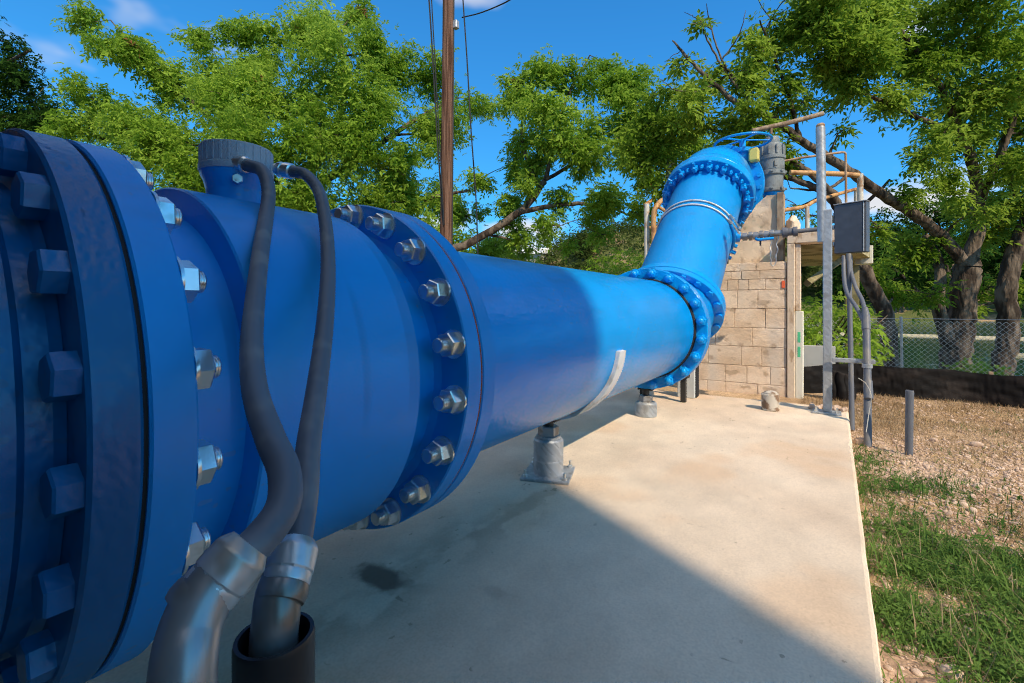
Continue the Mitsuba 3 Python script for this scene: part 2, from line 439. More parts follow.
struct('sand_bar', cat(*bar), 'sand', True, 'low tan sand bars lying across the lake', 'sand bar')

# concrete pad the pipe stands on
c = .012
ye = np.linspace(-2.0, 4.235, 250)
chip = .0035 * (meshkit.fbm(np.stack([ye * 9, ye * 0, ye * 0], -1), 4, 6) - .5) - .010 * np.clip(meshkit.noise(np.stack([ye * 16, ye * 0 + 3, ye * 0], -1), 2) - .80, 0, 1) * 5


def pad_loop(o, k=1.0):
    right = np.column_stack([.054 + (ye + 2) * .079 / 6.235 + o + chip * k, np.clip(ye, -2.0 - o, 4.235 + o)])
    return sg.Polygon(np.vstack([[(-2.3 - o, 4.235 + o), (-2.3 - o, -2.0 - o)], right]))


def loop_mesh(polys, zs):
    v, f, n = [], [], None
    for pl, z in zip(polys, zs):
        q = np.array(pl.exterior.coords)[:-1]
        n = len(q)
        v += [(a, b, z) for a, b in q]
    for k in range(len(zs) - 1):
        for i in range(n):
            a, b = k * n + i, k * n + (i + 1) % n
            f += [(a, b, b + n), (a, b + n, a + n)]
    top = (len(zs) - 1) * n
    f += [(top, top + i, top + i + 1) for i in range(1, n - 1)]
    return trimesh.Trimesh(np.array(v), np.array(f), process=False)


offs = [(0, -.32, .4), (0, -c, 1.0), (-c * .3, -c * .3, 1.0), (-c, 0, .8)]
struct('concrete_pad', loop_mesh([pad_loop(o, k) for o, _, k in offs], [z for _, z, _ in offs]), 'pad_concrete', False, 'pale concrete pad with rust stains under the blue pipe', 'concrete pad')

# ------------------------------------------------------------------ pipeline
AX, AZ = -1.0244, .596
BR, FR, PR = .3747, .4064, .3277
Y = np.array([0, 1.0, 0])


def axis_at(y, flip=False):
    return frame([AX, y, AZ], [0, -1 if flip else 1, 0], [1, 0, 0])


def bolt_mats(o, d, r, n, phase, x=(1, 0, 0)):
    """Frames round the axis d at o, bolts looking along d."""
    F = frame(o, d, x)
    for k in range(n):
        a = math.radians(phase) + 2 * math.pi * k / n
        p = F[:3, 3] + r * (math.cos(a) * F[:3, 0] + math.sin(a) * F[:3, 1])
        yield frame(p, d, math.cos(a) * F[:3, 0] + math.sin(a) * F[:3, 1])


rng = np.random.default_rng(11)
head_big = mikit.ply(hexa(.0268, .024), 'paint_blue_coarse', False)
head_far = mikit.ply(cat(hexa(.032, .034, .3), lathe([(0, -.001), (.036, -.001), (.036, .005), (0, .005)], 16), trimesh.creation.icosphere(2, .021).apply_translation((0, 0, .030))), 'paint_blue', 30)
nut_near = mikit.ply(cat(hexa(.028, .0240, .16), lathe([(0, -.001), (.033, -.001), (.033, .003), (0, .003)], 24)), 'zinc', 25)
stud_near = mikit.ply(stud(.0150, .036), 'zinc', 40)
head_low = mikit.ply(cat(hexa(.027, .018, .25), lathe([(0, -.001), (.030, -.001), (.030, .003), (0, .003)], 16)), 'paint_blue', False)
nut_zinc = mikit.ply(cat(hexa(.0268, .030, .16), lathe([(0, -.001), (.031, -.001), (.031, .004), (0, .004)], 24)), 'zinc', 25)
stud_zinc = mikit.ply(stud(.0155, .052), 'zinc', 40)


def add_bolts(parent, dic, o, d, r, n, phase, name='bolt', spin=True, x=(1, 0, 0), skip=None, second=None):
    for k, m in enumerate(bolt_mats(o, d, r, n, phase, x)):
        if skip and skip(m[:3, 3]):
            continue
        s = rng.uniform(0, 60) if spin else 0
        R = trimesh.transformations.rotation_matrix(math.radians(s), [0, 0, 1])
        kk = obj(name, dic, None, parent, to_world=m @ R)
        if second is not None:
            obj('stud', second, None, kk, to_world=m @ R)


# --- near pipe end, left of the meter
t = thing('pipe_fitting', 'blue painted pipe end, coat darkened partly for shade, with big hex bolt heads at the left edge', 'pipe')
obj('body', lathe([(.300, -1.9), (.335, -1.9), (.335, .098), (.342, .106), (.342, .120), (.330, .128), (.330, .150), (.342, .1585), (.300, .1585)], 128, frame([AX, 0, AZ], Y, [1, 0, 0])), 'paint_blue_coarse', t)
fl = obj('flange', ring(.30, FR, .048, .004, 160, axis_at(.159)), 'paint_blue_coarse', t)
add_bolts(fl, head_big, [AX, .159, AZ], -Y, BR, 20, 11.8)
t0 = t
# --- flow meter
t = thing('flow_meter', 'blue painted flow meter body between two flanges with zinc nuts', 'flow meter')
fl = obj('flange', ring(.28, FR, .049, .003, 160, axis_at(.212)), 'paint_blue_smooth', t)
add_bolts(fl, nut_near, [AX, .261, AZ], Y, BR, 20, 7.0, 'nut', second=stud_near)
obj('gasket', ring(.29, FR - .006, .006, .0005, 128, axis_at(.2065)), 'gasket_black', t)
obj('neck', lathe([(.28, .262), (.338, .262), (.334, .268), (.318, .285), (.318, .362), (.28, .362)], 128, axis_at(0)), 'paint_blue_smooth', t)
obj('housing', lathe([(.30, .360), (.362, .360), (.365, .363), (.365, .667), (.362, .670), (.30, .670), (.30, .360)], 160, axis_at(0)), 'paint_blue_smooth', t)
obj('rear_neck', lathe([(.28, .669), (.345, .669), (.345, .682), (.330, .686), (.318, .700), (.318, .757), (.335, .7635), (.28, .7635)], 128, axis_at(0)), 'paint_blue_smooth', t)
fl2 = obj('flange', ring(.28, FR, .048, .003, 160, axis_at(.764)), 'paint_blue_smooth', t)
add_bolts(fl2, nut_zinc, [AX, .764, AZ], -Y, BR, 20, 10.7, 'nut', second=stud_zinc)
obj('gasket', ring(.29, FR - .002, .0045, .0005, 128, axis_at(.8122)), 'gasket_red', t)
# junction turret on top
JC = np.array([AX + .006, .500])
tz = AZ + .365
J = frame([JC[0], JC[1], 0], [0, 0, 1], [1, 0, 0])
obj('turret', lathe([(0, tz - .05), (.055, tz - .05), (.055, tz + .018), (.056, tz + .022), (.060, tz + .038), (.0655, tz + .050), (.0655, tz + .058), (0, tz + .058)], 64, J), 'paint_blue_smooth', t)
cz = tz + .056
capm = lathe([(0, cz), (.0675, cz), (.0685, cz + .002), (.0685, cz + .012), (.0665, cz + .014), (.0665, cz + .050), (.064, cz + .054), (.057, cz + .056), (.05, cz + .0565), (0, cz + .0565)], 96, J)
cap = obj('cap', capm, 'cap_grey', t)
ribs = []
for k in range(28):
    a = 2 * math.pi * k / 28
    r_ = cbox(.0655, .0674, -.0022, .0022, cz + .016, cz + .051, .0004)
    r_.apply_transform(J @ trimesh.transformations.rotation_matrix(a, [0, 0, 1]))
    ribs.append(r_)
    obj('rib', r_, 'cap_grey', cap, False)
m = frame([JC[0] + .060 * math.cos(-.45), JC[1] + .060 * math.sin(-.45), tz + .034], [math.cos(-.45), math.sin(-.45), 0])
obj('plug_screw', cat(hexa(.010, .010), lathe([(0, .009), (.005, .009), (.005, .013), (0, .013)], 12)).apply_transform(m), 'zinc', t, False)

# --- flexible conduits in front of the meter
def conduit(label, path, r, hub_pt, hub_dir, elbow, er, lab2):
    k = thing('flexible_conduit', label, 'conduit', None)
    sp = spline(path, 10)
    obj('hose', tube(sp, r, 24), 'flex_grey', k, True)
    # top connector
    h = frame(hub_pt, hub_dir)
    L = np.linalg.norm(np.array(path[0]) - hub_pt)
    obj('connector', cat(lathe([(0, 0), (r * .95, 0), (r * .95, L * .45), (0, L * .45)], 24), lathe([(0, L * .2), (r * 1.35, L * .2), (r * 1.35, L * .42), (0, L * .42)], 8), lathe([(0, L * .42), (r * 1.12, L * .42), (r * 1.12, L * .62), (0, L * .62)], 24),
                         lathe([(0, L * .58), (r * 1.38, L * .58), (r * 1.38, L * .98), (r * 1.15, L * 1.05), (0, L * 1.05)], 24)).apply_transform(h), 'zinc', k, 30)
    # bottom connector and elbow
    es = spline(elbow, 10)
    d = np.array(elbow[0]) - elbow[1]
    f = frame(np.array(path[-1]), -d)
    q = er
    obj('gland_nut', cat(lathe([(0, -.012), (r * 1.14, -.012), (q * 1.06, -.006), (q * 1.11, -.003), (q * 1.11, .011), (q * 1.05, .013), (0, .013)], 12), lathe([(0, .0125), (q * 1.04, .0125), (q * 1.07, .014), (q * 1.07, .019), (q * 1.04, .0205), (0, .0205)], 32)).apply_transform(f), 'gland_metal', k, 25)
    e = obj('elbow', tube(es, q, 28), 'cast_fitting', k, True)
    obj('collar', lathe([(0, .0210), (q * 1.09, .0210), (q * 1.12, .0235), (q * 1.12, .029), (q * 1.04, .033), (0, .033)], 32).apply_transform(f), 'cast_fitting', k, 30)
    return k


ca = [(-0.946,0.481,1.022), (-0.910,0.493,1.008), (-0.865,0.481,0.962), (-0.815,0.449,0.903), (-0.718,0.387,0.828), (-0.624,0.329,0.754), (-0.542,0.282,0.701), (-0.468,0.247,0.661), (-0.397,0.222,0.633), (-0.354,0.209,0.617), (-0.326,0.192,0.601), (-0.317,0.170,0.588), (-0.314,0.153,0.582)]
conduit('nearer grey flexible conduit curving down from the turret to a large blurred elbow', ca, .0120, np.array((-0.997,0.472,1.038)), np.array((-0.946,0.481,1.022)) - np.array((-0.997,0.472,1.038)),
        [(-0.314,0.150,0.581), (-0.315,0.143,0.575), (-0.314,0.134,0.567), (-0.310,0.126,0.556), (-0.303,0.120,0.544), (-0.298,0.117,0.523), (-0.291,0.114,0.477), (-0.284,0.111,0.404)], .0168, None)
cb = [(-0.909,0.554,1.021), (-0.876,0.564,1.011), (-0.823,0.558,0.968), (-0.759,0.528,0.893), (-0.685,0.481,0.814), (-0.600,0.418,0.740), (-0.534,0.365,0.683), (-0.478,0.319,0.640), (-0.429,0.279,0.607), (-0.391,0.251,0.578), (-0.367,0.230,0.556), (-0.358,0.220,0.544)]
conduit('farther grey flexible conduit ending in an elbow inside the black pipe', cb, .0116, np.array((-0.946,0.542,1.030)), np.array((-0.909,0.554,1.021)) - np.array((-0.946,0.542,1.030)),
        [(-0.358,0.218,0.542), (-0.354,0.212,0.535), (-0.350,0.203,0.525), (-0.345,0.198,0.512), (-0.345,0.196,0.491), (-0.344,0.196,0.450), (-0.343,0.197,0.375)], .0168, None)
bp = np.array((-0.342,0.195,0.485))
k = one('conduit_sleeve', lathe([(.022, -.62), (.0278, -.62), (.0278, .012), (.0270, .016), (.0242, .016), (.0232, .010), (.022, -.60), (.022, -.62)], 48, frame([bp[0], bp[1], bp[2]], [0, 0, 1], [1, 0, 0])), 'black_plastic',
        'short black plastic pipe standing upright around the farther conduit elbow', 'pipe', 30)

# --- pipe spool to the elbow
t = thing('pipe_spool', 'long straight blue pipe, half shaded and half sunlit, over the pad', 'pipe')
obj('barrel', lathe([(.31, .86), (.345, .8605), (.337, .872), (PR, .885), (PR, 3.125), (.31, 3.125)], 192, axis_at(0)), 'paint_blue', t)
obj('flange', ring(.30, FR, .0475, .003, 160, axis_at(.8172)), 'paint_blue_smooth', t)
f3 = obj('flange', ring(.30, FR, .048, .004, 128, axis_at(3.150)), 'paint_blue', t, label='far flange with rounded blue bolts in the sun')
add_bolts(f3, head_far, [AX, 3.150, AZ], -Y, BR, 20, 9.0)
obj('seal_ring', lathe([(PR - .01, 3.118), (PR + .006, 3.118), (PR + .010, 3.1505), (PR - .01, 3.1505)], 128, axis_at(0)), 'gasket_black', t)
# saddle strap under the pipe
a0, a1 = math.radians(-5), math.radians(-175)
aa = np.linspace(a0, a1, 60)
ri, ro = PR + .0008, PR + .017
poly = sg.Polygon(np.vstack([np.stack([ro * np.cos(aa), ro * np.sin(aa)], 1), np.stack([ri * np.cos(aa[::-1]), ri * np.sin(aa[::-1])], 1)]))
st = trimesh.creation.extrude_polygon(poly, .072)
st.apply_transform(np.array([[1, 0, 0, AX], [0, 0, 1, 1.795], [0, 1, 0, AZ], [0, 0, 0, 1.0]]))
st.fix_normals()
# --- lower elbow
o4 = np.array([-1.048, 3.892, .751])
ph, ps = .741, .033
d4 = np.array([math.sin(ps) * math.cos(ph), math.cos(ps) * math.cos(ph), math.sin(ph)])
e4 = np.cross(d4, [0, 0, 1.0])
e4 /= np.linalg.norm(e4)
u4 = np.cross(e4, d4)
t = thing('lower_elbow', 'sunlit blue pipe elbow turning the long pipe upward', 'pipe elbow')
b0, b3 = np.array([AX, 3.247, AZ]), o4 - d4 * .052
b1, b2 = b0 + Y * .26, b3 - d4 * .12
s_ = np.linspace(0, 1, 28)[:, None]
bez = (1 - s_) ** 3 * b0 + 3 * (1 - s_) ** 2 * s_ * b1 + 3 * (1 - s_) * s_ ** 2 * b2 + s_ ** 3 * b3
obj('body', tube(bez, .338, 96), 'paint_blue', t, 40)
obj('flange', ring(.30, FR, .048, .004, 128, axis_at(3.200)), 'paint_blue', t)
f4 = obj('flange', ring(.30, FR, .048, .004, 128, frame(o4 - d4 * .050, d4, e4)), 'paint_blue', t)
# --- inclined pipe
t = thing('inclined_pipe', 'sunlit blue pipe rising steeply beside the stone wall', 'pipe')
L5 = 1.591
obj('barrel', lathe([(.30, .048), (.342, .0485), (.336, .06), (.331, .075), (.331, L5 + .1), (.30, L5 + .1)], 160, frame(o4, d4, e4)), 'paint_blue_smooth', t)
f = obj('flange', ring(.30, FR, .048, .004, 128, frame(o4, d4, e4)), 'paint_blue', t)
add_bolts(f4, head_low, o4 - d4 * .050, -d4, BR, 20, 9.0, x=e4)
# double strap saddle with outlet
sc = o4 + d4 * 1.00
sad = thing('pipe_saddle', 'blue saddle clamp with two steel straps round the inclined pipe', 'pipe clamp')
for ds in (-.034, .034):
    ang = np.linspace(math.radians(8), math.radians(200), 60)
    pts_ = [sc + d4 * ds + .339 * (math.cos(a) * e4 + math.sin(a) * u4) for a in ang]
    obj('strap', tube(pts_, .0085, 10), 'strap_grey', sad, True)
    a = math.radians(22)
    tan_ = -(-math.sin(a) * e4 + math.cos(a) * u4)
    p0 = sc + d4 * ds + .352 * (math.cos(a) * e4 + math.sin(a) * u4)
    sb = obj('strap_bolt', cat(rod(p0 - tan_ * .02, p0 + tan_ * .16, .008, 10), *[hexa(.014, .014).apply_transform(frame(p0 + tan_ * q, tan_)) for q in (.02, .135)]), 'zinc', sad, 30)
a = math.radians(-12)
on = math.cos(a) * e4 + math.sin(a) * u4
pl = []
for q in np.linspace(-40, 16, 15):
    b = math.radians(q)
    pl.append(sc + .343 * (math.cos(b) * e4 + math.sin(b) * u4))
obj('saddle_plate', cat(*[tube([p + d4 * o for p in pl], .014, 10) for o in (-.05, -.025, 0, .025, .05)]), 'paint_blue', sad, True)
obj('outlet', lathe([(0, -.02), (.052, -.02), (.048, .03), (.044, .055), (0, .055)], 32, frame(sc + on * .335, on)), 'paint_blue', sad)
for ds in (-.05, .05):
    for q in (-44, -33):
        b = math.radians(q)
        nn = math.cos(b) * e4 + math.sin(b) * u4
        obj('lug_bolt', cat(hexa(.018, .05), trimesh.creation.icosphere(1, .022)).apply_transform(frame(sc + d4 * ds + nn * .345, nn)), 'paint_blue', sad, False)

# --- mechanical joint ring and upper elbow
o5 = o4 + d4 * L5
t = thing('upper_elbow', 'upper blue pipe elbow with a ring of clamp lugs, under the handwheel', 'pipe elbow')
g5 = obj('gland_ring', ring(.333, .435, .070, .006, 128, frame(o5, d4, e4)), 'paint_blue', t)
lug = cat(cbox(-.028, .022, -.026, .026, -.055, .004, .008), hexa(.020, .030).apply_transform(frame([.012, 0, -.055], [0, 0, -1])), rod([-.02, 0, -.03], [.060, 0, -.030], .013, 10), trimesh.creation.icosphere(2, .022).apply_translation((-.012, 0, -.055)))
lug_d = mikit.ply(lug, 'paint_blue', 30)
for m in bolt_mats(o5, d4, .378, 18, 4.0, e4):
    obj('clamp_lug', lug_d, None, g5, to_world=m)
tee = mikit.ply(cat(rod([0, 0, -.075], [0, 0, .02], .011, 10), hexa(.019, .022).apply_transform(frame([0, 0, -.03], [0, 0, -1]))), 'paint_blue', 30)
for m in bolt_mats(o5, d4, .388, 18, 14.0, e4):
    obj('joint_bolt', tee, None, g5, to_world=m)
o6 = np.array([AX, 5.777, 2.11])
obj('bell', lathe([(.30, .068), (.432, .070), (.436, .076), (.436, .12), (.425, .15), (.395, .19), (.362, .235), (.30, .235)], 128, frame(o5, d4, e4)), 'paint_blue', t)
b0, b3 = o5 + d4 * .20, o6 - Y * .0
b1, b2 = b0 + d4 * .17, b3 - Y * .30
bez = (1 - s_) ** 3 * b0 + 3 * (1 - s_) ** 2 * s_ * b1 + 3 * (1 - s_) * s_ ** 2 * b2 + s_ ** 3 * b3
obj('body', tube(bez, .368, 96), 'paint_blue', t, 40)
f6 = obj('flange', ring(.32, .466, .05, .005, 128, frame(o6, Y, [1, 0, 0])), 'paint_blue', t)
add_bolts(f6, head_low, o6, -Y, .420, 20, 9.0)
# --- valve with handwheel
t = thing('valve', 'blue valve with a spoked handwheel on top behind the upper elbow', 'valve')
obj('body', lathe([(.30, .052), (.466, .052), (.466, .057), (.466, .09), (.38, .11), (.38, .22), (.42, .24), (.42, .29), (.30, .29)], 96, frame(o6, Y, [1, 0, 0])), 'paint_blue', t)
obj('outlet_pipe', lathe([(.28, .29), (.33, .29), (.33, 1.9), (.28, 1.9)], 96, frame(o6, Y, [1, 0, 0])), 'paint_blue', t)
WC = np.array([-.775, 5.80, 2.575])
obj('stem', cat(rod([WC[0], WC[1] + .03, 2.28], [WC[0], WC[1], 2.50], .085, 24), rod([WC[0], WC[1], 2.44], WC + (0, 0, .03), .035, 16), lathe([(0, 0), (.10, 0), (.11, .01), (.11, .05), (.09, .06), (0, .06)], 24, frame([WC[0], WC[1], 2.44], [0, 0, 1]))), 'paint_blue', t)
ang = np.linspace(0, 2 * np.pi, 49)
hw = obj('handwheel', cat(tube([WC + .285 * np.array([math.cos(a), math.sin(a), 0]) for a in ang], .014, 12, False)), 'paint_blue', t, True)
for k in range(5):
    a = 2 * math.pi * k / 5 + .35
    e = np.array([math.cos(a), math.sin(a), 0])
    obj('spoke', tube(spline([WC + e * .03 + (0, 0, .02), WC + e * .16 + (0, 0, .012), WC + e * .28], 5), .010, 8), 'paint_blue', hw, True)
obj('gear_box', cbox(-.70, -.605, 5.68, 5.80, 2.32, 2.46, .012), 'yellow_box', t, False, label='small yellow gear housing below the handwheel')

# ------------------------------------------------------------------ stands under the pipe
def stand(label, y, base_top, plate):
    k = thing('pipe_stand', label, 'pipe stand', None)
    r = .066 if plate else .072
    F = frame([AX, y, 0], [0, 0, 1], [math.cos(.32), math.sin(.32), 0])
    z0 = .012 if plate else 0.0
    if plate:
        obj('base_plate', cbox(-.105, .105, -.105, .105, 0.0005, .012, .002).apply_transform(F), 'galvanised', k, False)
        for sx in (-1, 1):
            for sy in (-1, 1):
                obj('anchor', cat(hexa(.011, .011), lathe([(0, .01), (.006, .01), (.006, .03), (0, .03)], 12)).apply_transform(F @ trimesh.transformations.translation_matrix((sx * .085, sy * .085, .012))), 'zinc', k, False)
        obj('sleeve', lathe([(0, z0), (r, z0), (r, z0 + .060), (r - .0015, z0 + .062), (r - .0015, z0 + .064), (r, z0 + .066), (r, base_top - .018), (r - .006, base_top - .010), (r - .012, base_top - .010), (r - .012, base_top), (.03, base_top), (0, base_top)], 48, F), 'galvanised', k, 30)
    else:
        obj('sleeve', lathe([(0, .0005), (r * .97, .0005), (r, .004), (r, base_top - .012), (r - .008, base_top - .002), (.03, base_top), (0, base_top)], 48, F), 'galvanised', k, 30)
    obj('nut', hexa(.046, .044, .12).apply_transform(frame([AX, y, base_top - .001], [0, 0, 1], [math.cos(.5), math.sin(.5), 0])), 'cast_fitting', k, False)
    top = AZ - PR - .014 if plate else AZ - FR - .001
    obj('screw', rod([AX, y, base_top + .02], [AX, y, top - .012], .023, 16), 'dark_steel', k)
    if plate:
        obj('cradle', st, 'strap_grey', k, 30, label='pale strap wrapped under the blue pipe')
    obj('head', cbox(AX - .05, AX + .05, y - .03, y + .03, top - .012, top, .003), 'dark_steel', k, False)


stand('galvanised adjustable stand with base plate and strap under the middle of the long pipe', 1.831, .175, True)
stand('short galvanised stand without plate under the far flange', 3.190, .098, False)
# dark steel support under the elbow
t = thing('support_frame', 'dark steel frame low under the lower elbow', 'support')
for x in (AX - .22, AX + .10):
    obj('leg', cbox(x - .02, x + .02, 3.78, 3.82, .0005, .19, .003), 'dark_steel', t, False)
obj('beam', cbox(AX - .34, AX + .14, 3.76, 3.84, .19, .235, .004), 'dark_steel', t, False)
one('side_panel', cbox(-1.02, -.885, 3.99, 4.02, .0005, .26, .004), 'board_grey', 'small grey sheet leaning low behind the far flange', 'panel', False)
one('gap_shade_strip', cat(cbox(-.91, -.872, 4.02, 4.10, .0005, .42, .01)), 'gasket_black', 'black strip added as the shade of the gap at the left end of the stone wall', 'shade strip', False)  # added black strip stands for the dark gap beside the wall

# ------------------------------------------------------------------ block wall, pier, platform
wy = 5.30
wall = thing('stone_wall', 'tan split stone block wall with grey streaks behind the concrete pad', 'wall')
obj('core', box(-1.145, -.320, wy + .012, wy + .20, -.6, 1.175), 'mortar', wall, False)
rows = [(-.36, -.179), (-.179, -.032), (-.032, .146), (.146, .340), (.340, .530), (.530, .724), (.724, .912), (.912, 1.018), (1.018, 1.105), (1.105, 1.186)]
cuts = [[0, .3, .62, 1], [0, .12, .34, .70, 1], [0, .34, .58, .83, 1], [0, .14, .52, .74, 1], [0, .22, .64, 1], [0, .44, .78, 1], [0, .20, .47, .70, 1], [0, .18, .36, .48, .60, .78, 1], [0, .20, .40, .52, .72, 1], [0, .26, .50, .68, 1]]
rb = np.random.default_rng(5)
n = 0
for (z0, z1), cs in zip(rows, cuts):
    for a, b in zip(cs, cs[1:]):
        a, b = -1.149 + .829 * a, -1.149 + .829 * b
        j = .0015
        y0 = wy - rb.uniform(0, .005)
        blk = cbox(a + j, b - j, y0, wy + .024, z0 + j + .0005, z1 - j, .003)
        blk = blk.subdivide_to_size(.035)
        v = np.array(blk.vertices)
        nz = meshkit.fbm(v * 22 + n, 3, 4) - .5
        front = v[:, 1] < wy + .012
        v[front, 1] += .006 * nz[front]
        blk.vertices = v
        obj('block', blk, f'block_stone_{rb.integers(3)}', wall, 50)
        n += 1
obj('orange_mark', cbox(-.362, -.334, wy - .0115, wy - .002, .925, .995, .003), 'orange_tag', wall, False, label='small orange mark near the top right of the wall')

post = thing('concrete_portal', 'tan concrete post and beam at the right end of the stone wall', 'post and beam')
obj('post', cbox(-.316, -.250, wy - .02, wy + .16, -.5, 1.352, .006), 'frame_concrete', post, False)
obj('beam', cbox(-.316, .165, wy - .022, wy + .16, 1.3525, 1.465, .006), 'frame_concrete', post, False)
obj('painted_face', cbox(-.2485, -.184, wy + .0, wy + .155, -.5, .70, .004), 'pale_paint', post, False, label='pale painted strip with green marks')
obj('upper_face', cbox(-.2485, -.205, wy + .004, wy + .155, .7025, 1.35, .004), 'frame_concrete', post, False)
for (z0, z1) in ((.40, .50), (.26, .36)):
    obj('paint_mark', cbox(-.228, -.205, wy - .0025, wy + .001, z0, z1, .001), 'green_paint', post, False, label='green paint mark')

pier = thing('concrete_pier', 'rough tan concrete pier above the stone wall carrying the grey motor', 'pier')
pp = sg.Polygon([(-.86, .6), (-.410, .6), (-.410, 1.87), (-.50, 1.875), (-.60, 1.79), (-.72, 1.60), (-.82, 1.36), (-.86, 1.25)])
pm = trimesh.creation.extrude_polygon(pp, 1.05)
pm.apply_transform(np.array([[1, 0, 0, 0], [0, 0, -1, 6.48], [0, 1, 0, 0], [0, 0, 0, 1.0]]))
pm = pm.subdivide_to_size(.07)
v = np.array(pm.vertices)
v += (meshkit.fbm(v * 9, 4, 3)[:, None] - .5) * .03 * np.array([.5, 1, .3])
pm.vertices = v
pm.fix_normals()
obj('body', pm, 'rough_concrete', pier, 45)
obj('edge_channel', cbox(-.412, -.350, 5.40, 5.60, 1.20, 1.885, .004), 'old_pipe', pier, False, label='dark steel channel at the edge of the pier')  # brown steel strip along the right edge of the pier
lump = cbox(-.345, -.225, 5.50, 5.74, 1.40, 1.66, .05).subdivide_to_size(.03)
v = np.array(lump.vertices)
lump.vertices = v + (meshkit.fbm(v * 14, 3, 6)[:, None] - .5) * .05
obj('mortar_lump', lump, 'rough_concrete', pier, 60)

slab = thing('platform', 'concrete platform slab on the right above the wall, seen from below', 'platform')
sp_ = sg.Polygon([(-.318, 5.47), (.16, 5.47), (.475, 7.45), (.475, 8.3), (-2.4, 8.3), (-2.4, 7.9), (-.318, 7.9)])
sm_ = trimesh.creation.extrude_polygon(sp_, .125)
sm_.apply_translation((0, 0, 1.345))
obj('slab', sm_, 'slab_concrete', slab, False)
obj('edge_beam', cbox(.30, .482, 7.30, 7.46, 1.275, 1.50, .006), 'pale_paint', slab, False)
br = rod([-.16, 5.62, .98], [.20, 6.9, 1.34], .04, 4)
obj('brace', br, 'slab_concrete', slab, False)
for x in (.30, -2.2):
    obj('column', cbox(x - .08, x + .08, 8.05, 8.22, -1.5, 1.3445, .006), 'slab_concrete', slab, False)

# motor on the pier
mo = thing('pump_motor', 'grey vertical pump motor standing on the concrete pier', 'motor')
MF = frame([-.528, 6.24, 1.885], [0, 0, 1], [1, 0, 0]) @ np.diag([1.30, 1.30, 1.34, 1.0])
obj('base', lathe([(0, -.01), (.074, -.01), (.074, .03), (.060, .034), (.060, .110), (.078, .114), (.078, .134), (0, .134)], 40, MF), 'paint_blue', mo, label='blue base of the motor')
obj('body', lathe([(0, .134), (.098, .135), (.104, .14), (.104, .165), (.092, .170), (.092, .275), (.108, .282), (.108, .315), (.098, .320), (.102, .325), (.102, .410), (.112, .416), (.112, .440), (.098, .446), (.092, .535), (.078, .552), (0, .555)], 48, MF), 'motor_grey', mo)
obj('dome', lathe([(0, .555), (.062, .555), (.064, .560), (.064, .595), (.055, .612), (.03, .62), (0, .622)], 40, MF), 'motor_grey', mo)
for k in range(10):
    a = 2 * math.pi * k / 10 + .2
    obj('fin', cbox(.088, .108, -.008, .008, .452, .530, .002).apply_transform(MF @ trimesh.transformations.rotation_matrix(a, [0, 0, 1])), 'motor_grey', mo, False)
for k in range(8):
    a = 2 * math.pi * k / 8 + .1
    for z in (.148, .292):
        obj('lug', cbox(.098, .120, -.012, .012, z, z + .018, .003).apply_transform(MF @ trimesh.transformations.rotation_matrix(a, [0, 0, 1])), 'motor_grey', mo, False)
obj('conduit_box', cbox(.085, .135, -.05, .05, .32, .40, .006).apply_transform(MF @ trimesh.transformations.rotation_matrix(1.2, [0, 0, 1])), 'motor_grey', mo, False)
obj('letter', meshkit.text_mesh('L', .062, .003).apply_transform(frame(np.array([-.500, 6.1065, 2.34]), [.05, -1, 0], [1, 0, 0])), 'dark_steel', mo, False, label='letter L on the casing')

one('lifting_bar', cat(tube([(-0.751,6.407,2.883), (-0.362,6.605,2.967), (-0.030,6.766,3.055)], .028, 16), rod((-0.555,6.501,2.920), (-0.555,6.501,2.835), .016)), 'old_pipe', 'brown metal pipe lying slanted across the top of the grey motor', 'pipe', 30)

# ------------------------------------------------------------------ railings and thin pipes
def rail(label, parts, group=None):
    k = thing('railing', label, 'railing', group)
    for nm, pts, r, m in parts:
        obj(nm, tube(spline(pts, 6) if len(pts) > 2 else pts, r, 12), m, k, 40)


rail('rusty orange handrail with pale post above the grey enclosure', [
    ('top_rail', [(-0.442,8.065,2.721), (0.146,8.372,2.679), (0.389,8.534,2.657)], 0.0384, 'rail_yellow'),
    ('post', [(0.413,8.550,2.679), (0.419,8.554,1.614)], 0.0384, 'rail_white'),
    ('mid_rail', [(-0.539,7.448,2.060), (-0.246,7.800,2.150), (-0.097,8.211,2.300), (0.420,9.804,2.719)], 0.0269, 'rail_yellow'),
    ('post', [(-0.222,7.815,2.150), (-0.216,7.819,1.539)], 0.0282, 'rail_white'),
    ('post', [(0.420,9.804,2.719), (0.420,9.804,1.812)], 0.0307, 'rail_white'),
])
rail('rusty handrail with white posts left of the inclined pipe', [
    ('post', [(-2.492,9.116,3.548), (-2.484,9.121,1.591)], 0.0538, 'rail_white'),
    ('post', [(-2.717,8.498,2.608), (-2.709,8.503,1.554)], 0.0486, 'rail_white'),
    ('hoop_rail', [(-2.564,8.443,1.542), (-2.571,8.439,2.294), (-2.534,8.463,2.526), (-2.452,8.674,2.690), (-2.376,9.349,2.875)], 0.0461, 'rail_yellow'),
    ('top_rail', [(-2.500,9.110,3.510), (-2.152,9.342,3.187)], 0.0384, 'rail_yellow'),
    ('top_rail', [(-2.739,8.483,2.590), (-2.779,9.549,3.007)], 0.0333, 'rail_yellow'),
    ('mid_rail', [(-2.724,8.493,2.172), (-2.500,9.110,2.275)], 0.0256, 'rail_yellow'),
    ('mid_rail', [(-2.588,8.583,2.590), (-2.047,8.319,2.205)], 0.0307, 'rail_yellow'),
])
